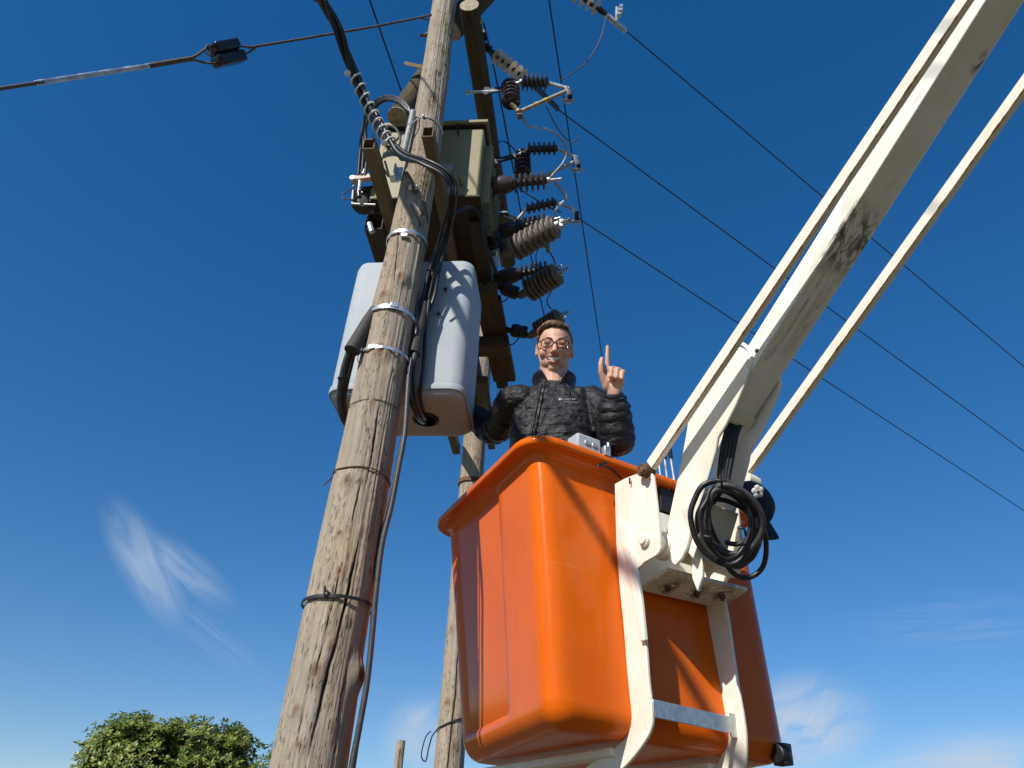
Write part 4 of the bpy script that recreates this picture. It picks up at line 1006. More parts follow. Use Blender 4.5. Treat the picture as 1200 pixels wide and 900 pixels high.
# three hydraulic levers behind the gusset
for k, (x0, y0, x1, y1, gr) in enumerate(((776, 575, 771, 531, .25), (784, 572, 777, 524, .3), (792, 570, 784, 524, .45))):
    a, b = at_z(x0, y0, 3.06), at_z(x1, y1, 3.13)
    lv_ = P('control_lever', MB().tube([a-ZV*.04, b], .0055, 8), M['galv'], bk)
    if k: P('lever_grip', MB().caps(b-(b-a)*.28, b, .0085, .0105), M['black'], lv_)
vb = at_z(784, 592, 3.04)
P('valve_block', MB().box(vb, PN*.07, NR*.03, ZV*.05).lathe(vb-ZV*.05-PN*.04, -ZV, [(0, .02), (.07, .02)], 12).lathe(vb-ZV*.05+PN*.03, -ZV, [(0, .02), (.07, .02)], 12), M['blackmetal'], bk, bevel=.004)

# ------------------------------------------------------------------ boom
pb = pp1+PN*.070                                                     # plane of the near knuckle plate's outer face
bm_lo = at_pl(846, 488, pb+PN*.012, PN); bm_hi = at_pl(1155, 0, pb+PN*.012, PN)      # lower edge of the lit side
bm_u = at_pl(838, 430, pb+PN*.012, PN); bm_u2 = at_pl(1130, 0, pb+PN*.012, PN)
AX = nrm(bm_hi-bm_lo); hv = bm_u2-bm_hi; hv = hv-AX*(hv@AX); HGT = np.linalg.norm(hv); HN = hv/HGT
WID = .126
bt = T('boom', 'white box-section lifting arm coming down from the upper right to the bucket', 'boom', bm_lo)
def frame_obj(name, mb_fn, mat, o, ax, sd, up, parent, bevel=0, **k):
    """part built in its own axes (x = side, y = up, z = along) so the material follows the member"""
    ob = P(name, mb_fn, M[mat], parent, bevel=bevel, local=True, **k)
    ob.rotation_mode = 'QUATERNION'; ob.rotation_quaternion = Matrix(np.array([sd, up, ax]).T.tolist()).to_quaternion()
    ob.location = tuple(np.asarray(o)-ROOTLOC[parent]); return ob
def member(w, h, L, nl=140, nw=14, rust_edges=(), grime=None, t0=0):
    """closed box beam 0..L with subdivided faces; edge rust and grime as vertex attributes (marks that belong to the paint)"""
    mb = MB(); prof = []
    for i in range(nw): prof.append((-w/2+w*i/nw, -h/2))
    for i in range(nw): prof.append((w/2, -h/2+h*i/nw))
    for i in range(nw): prof.append((w/2-w*i/nw, h/2))
    for i in range(nw): prof.append((-w/2, h/2-h*i/nw))
    n = len(prof); V = []; Ru = []; Gr = []
    for i in range(nl+1):
        z = t0+(L-t0)*i/nl
        for (x, y) in prof:
            V.append((x, y, z)); ru = 0
            for ex, ey, wd, amt in rust_edges:
                ru = max(ru, amt*max(0, 1-sqrt((x-ex*w/2)**2+(y-ey*h/2)**2)/wd))
            Ru.append(ru); Gr.append(grime(x, y, z) if grime else 0)
    F = [(i*n+j, i*n+(j+1) % n, (i+1)*n+(j+1) % n, (i+1)*n+j) for i in range(nl) for j in range(n)]
    F += [tuple(reversed(range(n))), tuple(nl*n+j for j in range(n))]
    return mb.add(V, F, rust=Ru, grime=Gr)
Lb = np.linalg.norm(bm_hi-bm_lo)
SD, UPV = PN, np.cross(AX, PN)
if UPV@HN < 0: SD, UPV = -PN, -UPV
patch_z = (at_pl(992, 278, pb+PN*.012, PN)-bm_lo)@AX
def boom_grime(x, y, z):
    if y > -HGT/2+.012: return 0
    q = ((z-patch_z)/.13)**2
    g_ = max(0, 1.15-q)*(.75+.35*noise.noise(Vector((x*30, z*25, 1))))
    st_ = max(0, 1-abs(z-patch_z+.22)/.34)*max(0, noise.noise(Vector((x*75, 3, z*1.5))))*.9          # runs below the worn place
    for dz_, xx, rr_ in ((.62, .045, .022), (.80, -.05, .018), (-.42, -.03, .02), (1.15, .02, .015)):
        g_ = max(g_, 1.2*max(0, 1-sqrt(((z-patch_z-dz_)/2.2)**2+(x-xx)**2)/rr_))
    return min(1, max(g_, st_))*.95
ctr = bm_lo+PN*WID/2+HN*HGT/2
bm = frame_obj('boom_beam', member(WID, HGT, Lb+1.6, 520, 24, [(-1 if SD@PN > 0 else 1, -1, .012, .28)], boom_grime), 'white', ctr, AX, SD, UPV, bt, bevel=.006, ang=30)
# collar that shows as a raised rim at the lower end, and the dark inside
frame_obj('end_collar', MB().box((0, -HGT/2-.004, .02), (WID/2+.004, 0, 0), (0, .004, 0), (0, 0, .02)).box((0, 0, -.004), (WID/2+.004, 0, 0), (0, HGT/2+.004, 0), (0, 0, .004)), 'white', ctr, AX, SD, UPV, bt, bevel=.002)
for px, py in ((866, 399), (887, 411)):
    q = at_pl(px, py, pb+PN*.012, PN); P('rivet', MB().lathe(q, -PN, [(-.002, .008), (.003, .007), (.005, .003)], 12), M['rusty'], bt)
# knuckle plates
k1 = [(777, 640), (784, 605), (790, 577), (797, 545), (803, 512), (807, 488), (812, 474), (824, 450), (840, 424), (852, 411)] + arc(864, 421, 13, 15, -120, 20, 8) + \
     [(878, 434), (872, 450), (862, 474), (851, 496), (841, 512), (838, 528), (830, 556), (820, 590), (811, 616), (805, 640), (799, 654), (791, 663), (784, 657)]
def plate_b(name, pts, p0, th, mat, bevel=.004, **k):
    poly = [at_pl(x, y, p0, PN) for x, y in pts]; return P(name, MB().prism(poly, PN*th), M[mat], bt, bevel=bevel, **k)
kp1 = plate_b('knuckle_plate', k1, pb, .012, 'cream')
poly = [at_pl(x, y, pb, PN)+PN*(WID+.024) for x, y in k1]
P('knuckle_plate', MB().prism(poly, PN*.012), M['cream'], bt, bevel=.004)
P('plate_weld', MB().tube([at_pl(x, y, pb+PN*.010, PN) for x, y in arc(864, 421, 17, 19, -100, 60, 14)], .007, 8), M['cream'], bt)
q0_ = [at_pl(x, y, pb+PN*.014, PN) for x, y in ((800, 640), (812, 655), (832, 590), (818, 585))]
P('knuckle_web', MB().prism(q0_, PN*(WID+.006)), M['white'], bt, bevel=.003)
for px, py, dx in ((806, 628, .05), (812, 618, .09)):
    q = at_pl(px, py, pb+PN*dx, PN); P('web_bolt', MB().lathe(q-NR*-.02, NR, [(0, .012), (.014, .012)], 6), M['rusty'], bt)
for pg, dx in (([(806, 640), (822, 636), (823, 674), (817, 693), (811, 678)], .045), ([(828, 626), (840, 634), (838, 660), (828, 679), (824, 664)], .115)):
    poly = [at_pl(x, y, pb+PN*dx, PN) for x, y in pg]; P('pivot_lug', MB().prism(poly, PN*.012), M['cream'], bt, bevel=.003)
# levelling bars either side
def lev_bar(a, b, plane, w, h, ext, rust):
    p, q = at_pl(*a, plane, PN), at_pl(*b, plane, PN); ax = nrm(q-p); up = np.cross(ax, PN); sd = PN
    if up@HN < 0: up, sd = -up, -sd
    L = np.linalg.norm(q-p)
    return frame_obj('levelling_bar', member(w, h, L+ext, 260, 6, rust), 'bar', p, ax, sd, up, bt, bevel=.003, ang=30), p, ax, sd, up
sg_ = -1 if SD@PN > 0 else 1
lb1 = lev_bar((763, 546), (1131, 0), pp1-PN*.006, .022, .046, 1.6, [(sg_, -1, .0075, 1.0), (0, -1, .014, .35)])
lb2 = lev_bar((875, 553), (1202, 98), pp2+PN*.024, .026, .042, 1.9, [(sg_, -1, .008, 1.0), (-sg_, -1, .010, .4)])
P('bar_eye', MB().lathe(at_pl(751, 550, pp1-PN*.03, PN), PN, [(0, .024), (.05, .024)], 20).lathe(at_pl(751, 550, pp1-PN*.045, PN), PN, [(0, .013), (.02, .013)], 8), M['rusty'], bt, bevel=.003)
P('split_pin', MB().tube([at_pl(738, 560, pp1-PN*.01, PN), at_pl(738, 567, pp1-PN*.01, PN)], .003, 6), M['blackmetal'], bt)
P('bar_eye', MB().lathe(at_pl(872, 562, pp2, PN), PN, [(0, .03), (.06, .03)], 20), M['cream'], bt, bevel=.003)

# hoses in the boom end and coiled at the knuckle
hp = pb+PN*.085
hz = (at_pl(850, 560, hp, PN)-CAM)@FW
W = lambda x, y, dz=0: at_z(x, y, hz+dz)
for k in range(4):
    pts = [W(862+k*5, 478, .08+.02*k), W(852+k*4, 505, .03), W(846+k*4, 535, -.0), W(844+k*3, 565, -.03), W(850+k*4, 575, -.05)]
    S('boom_hose', MB().tube(spl(pts, 7), .010, 10), M['black'], ['first black hose from the left dropping out of the boom end', 'second black hose from the left dropping out of the boom end', 'third black hose from the left dropping out of the boom end', 'rightmost black hose dropping out of the boom end'][k], 'hose', pts[0], 'hoses inside the boom end')
hs = T('hose_coil', 'coil of black hydraulic hose hanging at the knuckle beside the boom', 'hose coil', W(852, 615, -.12))
random.seed(3)
base_loop = [(834, 566), (856, 566), (877, 580), (890, 602), (889, 627), (876, 648), (856, 656), (836, 646), (821, 626), (817, 602), (823, 584)]
for k in range(10):
    jx, jy = random.uniform(-7, 5), random.uniform(-5, 8); sc_x, sc_y = random.uniform(.62, 1.06), random.uniform(.68, 1.08); tl = radians(random.uniform(-10, 10)); ph = random.uniform(0, 6)
    pts = []
    for i, (x, y) in enumerate(base_loop):
        dx, dy = (x-854)*sc_x, (y-609)*sc_y
        pts.append(W(854+jx+dx*cos(tl)-dy*sin(tl)+random.uniform(-1.6, 1.6), 609+jy+dx*sin(tl)+dy*cos(tl)+random.uniform(-1.6, 1.6), -.16+.016*k+.03*sin(2*pi*i/11+ph)))
    pts = spl(pts+pts[:3], 6)[6:-6]
    P('hose_loop', MB().tube(pts, random.choice((.0085, .0095, .0078)), 10), M['greycable' if k % 3 else 'black'], hs)
P('hose_loop', MB().tube(spl([W(842, 570, -.06), W(862, 575, -.1), W(882, 590, -.12), W(893, 612, -.12), W(898, 640, -.1), W(894, 664, -.1), W(880, 676, -.1), W(864, 675, -.1), W(850, 660, -.1), W(842, 640, -.08)], 8), .0085, 10), M['black'], hs)
for (x, y, x2, y2) in ((825, 628, 834, 638), (864, 618, 874, 628), (838, 562, 846, 572)):
    P('hose_tie', MB().tube(spl([W(x, y, -.20), W((x+x2)/2+3, (y+y2)/2-3, -.21), W(x2, y2, -.2)], 4), .004, 6), M['blackmetal'], hs)
# navy cap hooked behind the hoses
cz = hz+.10
cc = at_z(886, 588, cz); cu = nrm(RT*.62+UP*.55-FW*.55); cf = RT*.55-UP*.83; cf = nrm(cf-cu*(cf@cu)); cs = np.cross(cu, cf)
cp_ = T('baseball_cap', 'navy cap with a white emblem hung on the rim behind the hose coil', 'cap', cc)
mb = MB(); V = []; nu, nv = 30, 12
for i in range(nv+1):
    ph = pi/2*i/nv
    for j in range(nu):
        t = 2*pi*j/nu; r_ = .078*cos(ph)*(1+.03*cos(6*t)*sin(2*ph))
        V.append(cc+cs*r_*.95*cos(t)+cf*r_*1.1*sin(t)+cu*(.075*sin(ph)-.02))
mb.add(V, [(i*nu+j, i*nu+(j+1) % nu, (i+1)*nu+(j+1) % nu, (i+1)*nu+j) for i in range(nv) for j in range(nu)])
M['navy'] = plain('navy_cotton', (.022, .024, .05), .9, 0, .3, 60, .3)
P('crown', mb, M['navy'], cp_)
bd = cf
mb = MB(); V = []; base = cc-cu*.02+cf*.035
bs = nrm(np.cross(bd, cu)); 
for i in range(9):
    f = i/8
    for j in range(17):
        s_ = (j/16-.5)*2; wv = .075*sqrt(max(0, 1-(f*.98)**2*.9)); p_ = base+bd*(.03+.085*f*(1-.25*s_*s_))+bs*wv*s_-cu*(.022*s_*s_)
        V.append(p_); 
V += [v-cu*.003 for v in V[:153]]
F = [(i*17+j, i*17+j+1, (i+1)*17+j+1, (i+1)*17+j) for i in range(8) for j in range(16)]
F += [tuple(q+153 for q in reversed(f_)) for f_ in F]
mb.add(V, F); P('brim', mb, M['navy'], cp_)
em = MB(); ec = at_z(888, 576, cz-.095)
for k in range(5):
    a = 2*pi*k/5+.5; em.ell(ec+RT*.011*cos(a)+UP*.012*sin(a), (.0105, .011, .004), np.array([RT, UP, FW]))
em.ell(ec, (.013, .013, .0045), np.array([RT, UP, FW]))
P('emblem', em, M['whitetag'], cp_)
P('emblem_centre', MB().ell(ec-FW*.004, (.005, .004, .004)), M['blackmetal'], cp_)

# ------------------------------------------------------------------ tree, shrub and post
def leaf_mat(name, col, col2):
    t = NT(name); a = t.attr('tint').outputs['Fac']
    c = t.ramp(a, [(.0, tuple(x*.7 for x in col)), (.55, col), (1., col2)])
    t.set(col=c, rough=.42, spec=.5); t.m.node_tree.nodes['Principled BSDF'].inputs['Transmission Weight'].default_value = 0
    # thin leaves let a little light through
    tr_ = t.n.new('ShaderNodeBsdfTranslucent'); t.l.new(c, tr_.inputs[0]); ms_ = t.n.new('ShaderNodeMixShader'); ms_.inputs[0].default_value = .22
    t.l.new(t.b.outputs[0], ms_.inputs[1]); t.l.new(tr_.outputs[0], ms_.inputs[2]); t.l.new(ms_.outputs[0], t.n['Material Output'].inputs['Surface'])
    return t.m
M['leaf'] = leaf_mat('glossy_green_leaf', (.125, .185, .028), (.30, .32, .065))
M['bark'] = plain('grey_brown_bark', (.11, .085, .06), .9, 0, .4, 20, .5)

def leaves(mb, c, out, n, size, spread, tints):
    """rosette of n leaves round a twig end"""
    a0 = random.uniform(0, 6.28); ax = nrm(out); s1 = nrm(np.cross(ax, [.3, .2, 1])); s2 = np.cross(ax, s1)
    for k in range(n):
        a = a0+2*pi*k/n+random.uniform(-.3, .3); d = nrm(ax*random.uniform(.15, 1.1)+spread*(cos(a)*s1+sin(a)*s2))
        L = size*random.uniform(.7, 1.2); w = L*.22; sd = nrm(np.cross(d, ax+.01)); up = np.cross(sd, d)
        b = c+d*size*.12; m = b+d*L*.55-up*L*.05; e_ = b+d*L-up*L*.2
        mb.add([b, m+sd*w, e_, m-sd*w, m+up*L*.04], [(0, 1, 4), (1, 2, 4), (2, 3, 4), (3, 0, 4)], tint=random.choice(tints)+random.uniform(-.12, .12))
def tree(name, label, cat, base, lobes, clumps, size, trunk_r, seed, nleaf=7):
    random.seed(seed); t = T(name, label, cat, base); base = np.asarray(base, float)
    wood = MB(); fol = MB(); twigs = MB()
    fork = base+ZV*(lobes[0][0][2]-base[2])*.45
    wood.tube(spl([base-ZV*.2, base+ZV*.4+EV*.03, fork], 5), list(np.linspace(trunk_r*1.3, trunk_r*.8, 11)), 12)
    for (c, r) in lobes:
        c = np.asarray(c); mid = (fork+c)/2+np.array([random.uniform(-.1, .1), random.uniform(-.1, .1), -.1])
        wood.tube(spl([fork-ZV*.1, mid, c], 5), list(np.linspace(trunk_r*.6, trunk_r*.18, 11)), 8)
        k = int(clumps*(r[0]*r[1]*r[2])**(2/3)/sum((q[1][0]*q[1][1]*q[1][2])**(2/3) for q in lobes))
        for i in range(k):
            d = nrm(np.array([random.gauss(0, 1) for _ in range(3)])); 
            if d[2] < -.55: d[2] = abs(d[2])
            nn = noise.noise(Vector((d[0]*2.2+seed, d[1]*2.2, d[2]*2.2)))+.5*noise.noise(Vector((d[0]*6+seed, d[1]*6, d[2]*6)))
            rad = random.uniform(.12, 1.0)**.45*(1+.24*nn)
            p = c+d*np.asarray(r)*rad
            if random.random() < .22 or True:
                gate = noise.noise(Vector((p[0]*2.1, p[1]*2.1, p[2]*2.1+seed)))
                if gate < -.26: continue
            if i % 9 == 0:
                twigs.tube([c+d*np.asarray(r)*.35, c+d*np.asarray(r)*rad*.7+np.array([0, 0, .03]), p], [.016, .010, .005], 5)
            leaves(fol, p, d*.8+ZV*.5, nleaf, size, .9, (.25, .45, .55, .75, .95) if random.random() < .8 else (.9, 1.0))
    tk = P('trunk', wood, M['bark'], t)
    P('twigs', twigs, M['bark'], t, kind='stuff')
    P('crown', fol, M['leaf'], t, ang=180, kind='stuff')
    return t
TY = 12.5
tp = lambda x, y, dy=0: at_y(x, y, TY+dy)
sc_ = TY/FPX*1.02
lob = [(tp(190, 915), (1.05, 1.0, .80)), (tp(148, 880, -.1), (.60, .7, .50)), (tp(243, 884, .1), (.60, .7, .56)), (tp(200, 876, -.2), (.42, .6, .34)), (tp(262, 905, 0), (.50, .6, .6)), (tp(118, 905, 0), (.42, .6, .50)), (tp(190, 980), (1.2, 1.1, .8))]
tc = tp(195, 900)
tree('tree', 'round bushy tree with glossy green leaves behind the near pole at lower left', 'tree', (tc[0], TY+.1, 0), lob, 6400, .080, .10, 11)
lob = [(at_y(309, 925, 11.5), (.30, .3, .42)), (at_y(322, 905, 11.5), (.18, .2, .36))]
tc = at_y(312, 900, 11.5)
tree('shrub', 'small twiggy dark shrub top showing just left of the near pole', 'shrub', (tc[0], 11.5, 0), lob, 210, .07, .03, 5, 5)
wp = at_y(470, 868, 9.0)
wt_ = T('wooden_post', 'short pale wooden post top far behind between the two poles', 'post', (wp[0]-.0, 9.0, 0))
post = Pole([-.2, wp[2]], [wp[0]]*2, [9.0]*2, [.10, .092])
P('post_shaft', post.shaft([(wp[2]-.12, .2, .02, .004)], [([(wp[2]-.5, 0), (wp[2]-.05, .2)], .004)], [], -.2, wp[2], 40, 90, 4.0), M['pole'], wt_, ang=60)

# unseen belt of trees added behind the camera to darken gloss reflections and cut fill
random.seed(9)
fb_ = MB()
for k in range(26):
    x0, y0 = random.uniform(2, 26), random.uniform(-17, -11); hgt = random.uniform(5.5, 9)
    for i in range(90):
        d = nrm(np.array([random.gauss(0, 1) for _ in range(3)])); p = np.array([x0, y0, hgt*.55])+d*np.array([2.0, 2.0, hgt*.5])*random.uniform(.6, 1)
        leaves(fb_, p, d, 5, .75, .9, (.2, .4, .6))
ob_ = P('added_tree_belt', fb_, M['leaf'], None, ang=180, kind='stuff'); ob_['label'] = 'unseen belt of dark green trees added behind the viewer to darken reflections'; ob_['category'] = 'trees'

# ------------------------------------------------------------------ the man in the bucket
def skin_mat():
    t = NT('skin'); f = t.noise(t.mapped(), 60, 5); 
    lip = t.attr('lip').outputs['Fac']; st = t.attr('stubble').outputs['Fac']; ro = t.attr('rosy').outputs['Fac']
    c = t.mix(t.rng(f, .3, .7), (.60, .345, .235), (.68, .405, .285))
    c = t.mix(t.math('MULTIPLY', ro, .55), c, (.64, .29, .20))
    c = t.mix(t.math('MULTIPLY', st, t.rng(t.noise(t.mapped(), 420, 3), .35, .6, .05, .16)), c, (.24, .15, .10))
    c = t.mix(t.math('MULTIPLY', lip, .75), c, (.42, .13, .10))
    t.set(col=c, rough=.5, sss=.06, spec=.4); t.b.inputs['Subsurface Radius'].default_value = (.012, .005, .003)
    t.bump(f, .12, .002); return t.m
M['skin'] = skin_mat()
def hair_mat():
    t = NT('brown_hair'); f = t.noise(t.mapped((120, 120, 25)), 1, 6, .6); f2 = t.noise(t.mapped(), 25, 4)
    c = t.mix(t.rng(f, .3, .7), (.060, .032, .016), (.26, .145, .065)); c = t.mix(t.math('MULTIPLY', t.rng(f2, .5, .75), .35), c, (.42, .27, .14))
    t.set(col=c, rough=.42, spec=.45); t.bump(f, .8, .004); return t.m
M['hair'] = hair_mat()
def nylon_mat():
    t = NT('black_quilted_nylon'); v = t.mapped()
    w = t.noise(t.mapped((30, 30, 75)), 1, 5, .55, 1.5); f = t.noise(v, 150, 4); w2 = t.noise(v, 34, 5, .6, 1.2)
    c = t.mix(t.rng(f, .3, .7), (.012, .0115, .0135), (.020, .019, .022))
    t.set(col=c, rough=.46, spec=.38)
    t.bump(t.math('ADD', w, t.math('ADD', t.math('MULTIPLY', w2, .35), t.math('MULTIPLY', f, .15))), .65, .010); return t.m
M['nylon'] = nylon_mat()
M['trouser'] = plain('dark_denim', (.02, .025, .04), .85, 0, .3, 60, .2)
M['frame'] = plain('burgundy_acetate', (.15, .018, .016), .2, 0, .3, 60, coat=.5)
M['tooth'] = plain('teeth_white', (.78, .72, .62), .25, 0, .05, 20)
M['zip'] = plain('zip_black', (.008, .008, .009), .35, .3, .2, 60)
M['print'] = plain('white_print', (.78, .78, .76), .6, 0, .05, 20)
M['shirt'] = plain('dark_shirt', (.016, .016, .025), .9, 0, .3, 60, .2)
t_ = NT('spectacle_lens'); t_.set(col=(1., 1., 1.), rough=.02)
ms_ = t_.n.new('ShaderNodeMixShader'); ms_.inputs[0].default_value = .07
tp_ = t_.n.new('ShaderNodeBsdfTransparent'); gl_ = t_.n.new('ShaderNodeBsdfGlossy'); gl_.inputs['Roughness'].default_value = .03
t_.l.new(tp_.outputs[0], ms_.inputs[1]); t_.l.new(gl_.outputs[0], ms_.inputs[2]); t_.l.new(ms_.outputs[0], t_.n['Material Output'].inputs['Surface']); M['lens'] = t_.m
t_ = NT('eye'); e_ = t_.attr('iris').outputs['Fac']
t_.set(col=t_.ramp(e_, [(.0, (.62, .56, .52)), (.45, (.60, .54, .50)), (.5, (.05, .035, .022)), (.8, (.012, .01, .008))]), rough=.1, spec=.5); M['eye'] = t_.m

HC = at_z(650, 409, 3.42)                              # centre of the head
FCE = nrm(np.array([-HC[0]*.9, -HC[1], 0]))              # horizontal facing direction
LAT = np.array([-FCE[1], FCE[0], 0]);  LAT = LAT if LAT[0] > 0 else -LAT
pit = radians(24)
HF = FCE*cos(pit)-ZV*sin(pit); HU = ZV*cos(pit)+FCE*sin(pit)
rl = radians(-1.5); HX = LAT*cos(rl)+HU*sin(rl); HU = HU*cos(rl)-LAT*sin(rl)
HS = 1.0
def hd_(x, y, z): return HC+HS*(HX*x+HU*y+HF*z)
HAX = np.array([HX, HU, HF])
def remeshed(mb, vox, smooth=4, fac=.5):
    """fuse overlapping volumes into one continuous surface; returns vertex array and faces"""
    me = bpy.data.meshes.new('tmp'); me.from_pydata(mb.v, [], mb.f); o = bpy.data.objects.new('tmp', me); COL.objects.link(o)
    r = o.modifiers.new('r', 'REMESH'); r.mode = 'VOXEL'; r.voxel_size = vox; r.use_smooth_shade = True
    if smooth: sm = o.modifiers.new('s', 'SMOOTH'); sm.iterations = smooth; sm.factor = fac
    dg = bpy.context.evaluated_depsgraph_get(); ev = o.evaluated_get(dg); m2 = ev.to_mesh()
    n = len(m2.vertices); V = np.empty(n*3); m2.vertices.foreach_get('co', V); V = V.reshape(-1, 3)
    F = [tuple(p.vertices) for p in m2.polygons]
    ev.to_mesh_clear(); bpy.data.objects.remove(o); bpy.data.meshes.remove(me)
    return V, F

NB = HC-ZV*.152-FCE*.055                                  # base of the neck
SHZ = -.085
SL = NB+LAT*.172+ZV*SHZ-FCE*.005                          # his left shoulder (photo right)
SR = NB-LAT*.172+ZV*(SHZ-.005)+FCE*.01                    # his right shoulder
EL = at_z(721, 511, 3.10); WL = at_z(719, 461, 3.08)      # left elbow, left wrist
ER = at_z(578, 500, 3.52); WR = at_z(540, 482, 3.64)      # right elbow, right wrist (behind the cabinet)
FLOOR = HB_+.02
PEL = NB-ZV*.56+LAT*.07-FCE*.06
body = MB()
# head
body.ell(hd_(0, .033, -.022), (.073, .078, .094), HAX).ell(hd_(0, -.012, .020), (.0675, .082, .070), HAX).ell(hd_(0, -.062, .020), (.0595, .050, .060), HAX)
body.ell(hd_(0, -.096, .055), (.025, .018, .022), HAX)
for s in (-1, 1):
    body.ell(hd_(s*.042, -.030, .049), (.026, .025, .023), HAX)                       # cheeks lifted by the smile
    body.ell(hd_(s*.030, .024, .078), (.027, .0075, .011), HAX)                       # brow
    body.ell(hd_(s*.031, .0125, .079), (.0165, .0055, .011), HAX)                     # upper lid
    body.ell(hd_(s*.031, -.003, .077), (.0165, .0055, .010), HAX)                      # lower lid
    body.ell(hd_(s*.0125, -.033, .098), (.0085, .0085, .0105), HAX)                   # nostril wing
    body.ell(hd_(s*.076, -.004, -.014), (.0075, .031, .019), np.array([nrm(HX-s*HF*-.45), HU, nrm(HF+s*HX*-.45)]))  # ear
    body.ell(hd_(s*.080, -.026, -.008), (.006, .011, .010), HAX)
    body.caps(hd_(s*.044, -.072, .014), hd_(s*.055, -.033, -.006), .0165, .0165)        # jaw line
body.chain([hd_(0, .024, .080), hd_(0, -.004, .096), hd_(0, -.028, .109)], [.0085, .009, .0125])
body.chain([hd_(-.034, -.046, .070), hd_(-.018, -.0500, .0850), hd_(0, -.0520, .0905), hd_(.018, -.0500, .0850), hd_(.034, -.046, .070)], [.003, .0052, .0052, .0052, .003])   # upper lip
body.chain([hd_(-.033, -.050, .069), hd_(-.017, -.0690, .0820), hd_(0, -.0745, .0870), hd_(.017, -.0690, .0820), hd_(.033, -.050, .069)], [.003, .0058, .0068, .0058, .003])  # lower lip
# neck, trunk, arms and legs
body.chain([hd_(0, -.03, -.03), NB+FCE*.005+ZV*.0, NB-ZV*.09], [.064, .064, .064])
body.ell(NB-ZV*.22, (.140, .085, .13), np.array([LAT, FCE, ZV])).ell(NB-ZV*.40+LAT*.02, (.145, .10, .17), np.array([LAT, FCE, ZV])).ell(PEL, (.16, .11, .12), np.array([LAT, FCE, ZV]))
body.chain([NB-ZV*.085, SL], [.05, .05]).chain([NB-ZV*.085, SR], [.05, .05])
body.chain([SL, EL, WL], [.052, .040, .028]).chain([SR, ER, WR], [.052, .040, .028])
for s in (-1, 1):
    hp_ = PEL+LAT*s*.085-ZV*.05; kn_ = np.array([*(hp_+LAT*s*.02+FCE*.0)[:2], (hp_[2]+FLOOR)/2+.03]); an_ = np.array([*(hp_+LAT*s*.03-FCE*.10)[:2], FLOOR+.09])
    body.chain([hp_, kn_, an_], [.085, .058, .042]).caps(an_-ZV*.05, an_-ZV*.055+FCE*.14, .038, .034)
# raised left hand, palm to the camera, index finger up
UPH = nrm(ZV*.92+FCE*.22-LAT*.02); HZ = nrm(FCE*.97-ZV*.05-LAT*.22); HZ = nrm(HZ-UPH*(HZ@UPH)); HXX = np.cross(UPH, HZ); HXX = HXX if HXX@LAT > 0 else -HXX
hk = 1.10
def hn(x, y, z): return WL+hk*(HXX*x+UPH*y+HZ*z)
HAX2 = np.array([HXX, UPH, HZ])
body.chain([WL-UPH*.03, hn(0, .02, 0)], [.027, .028])
body.ell(hn(.002, .055, -.002), (.037, .048, .016), HAX2)
body.chain([hn(-.022, .092, -.002), hn(.0, .094, -.001), hn(.020, .090, -.002), hn(.034, .078, -.004)], [.0125, .0125, .012, .0105])
body.ell(hn(-.024, .036, .013), (.019, .034, .017), HAX2).ell(hn(.026, .035, .008), (.016, .036, .014), HAX2)
body.chain([hn(-.020, .094, .002), hn(-.019, .138, .003), hn(-.018, .163, .001), hn(-.0175, .185, -.002)], [.0102, .0090, .0084, .0072])      # index
body.chain([hn(-.030, .040, .016), hn(-.040, .074, .026), hn(-.040, .104, .028), hn(-.036, .127, .026)], [.0145, .0118, .0105, .0088])         # thumb beside the index
for x, y0, ln in ((.0005, .096, 1.0), (.0205, .090, .95), (.038, .079, .80)):
    body.chain([hn(x, y0, .004), hn(x-.001, y0-.014, .030*ln+.006), hn(x-.0025, y0-.046*ln, .036*ln+.006), hn(x-.003, y0-.054*ln, .018)], [.0100, .0100, .0092, .0082])
# right hand, closed on the frame behind the cabinet
rd = nrm(WR-ER); rs = nrm(np.cross(rd, ZV)); ru = np.cross(rs, rd)
body.ell(WR+rd*.05, (.05, .038, .016), np.array([rd, ru, rs]))
for k in range(4):
    b_ = WR+rd*.085+ru*(.028-.019*k); body.chain([b_, b_+rd*.035+rs*.012, b_+rd*.045-rs*.018, b_+rd*.020-rs*.034], [.0098, .0093, .0086, .0076])
body.chain([WR+rd*.03+ru*.03, WR+rd*.06+ru*.05-rs*.02, WR+rd*.085+ru*.04-rs*.03], [.013, .011, .009])
BV, BF = remeshed(body, .0032, 5, .5)
rel = (BV-HC)@HAX.T                                        # head coordinates of every vertex
def gauss(x, y, z, sx, sy, sz): return np.exp(-((rel[:, 0]-x)/sx)**2-((rel[:, 1]-y)/sy)**2-((rel[:, 2]-z)/sz)**2)
d_in = np.zeros(len(BV)); ishead = (np.linalg.norm(rel, axis=1) < .16) & (rel[:, 2] > 0)
for s in (-1, 1):
    d_in += .0055*gauss(s*.030, .0045, .08, .013, .0045, .03)                          # narrowed eyes
    d_in += .0018*gauss(s*.034, -.047, .075, .006, .014, .03)                           # smile folds
    d_in += .003*gauss(s*.052, .026, .06, .014, .02, .03)
d_in += .016*gauss(0, -.0610, .085, .026, .0068, .03)                                 # open mouth
BV = BV-HF*(d_in*ishead)[:, None]
lip = np.clip((gauss(0, -.0505, .09, .030, .0040, .03)+gauss(0, -.074, .086, .022, .0055, .03))*1.2, 0, 1)*ishead
stb = np.clip(gauss(0, -.085, .05, .062, .032, .07)*1.2+gauss(0, -.042, .09, .026, .008, .03)*.7, 0, 1)*(1-np.clip(lip*1.5, 0, 1))
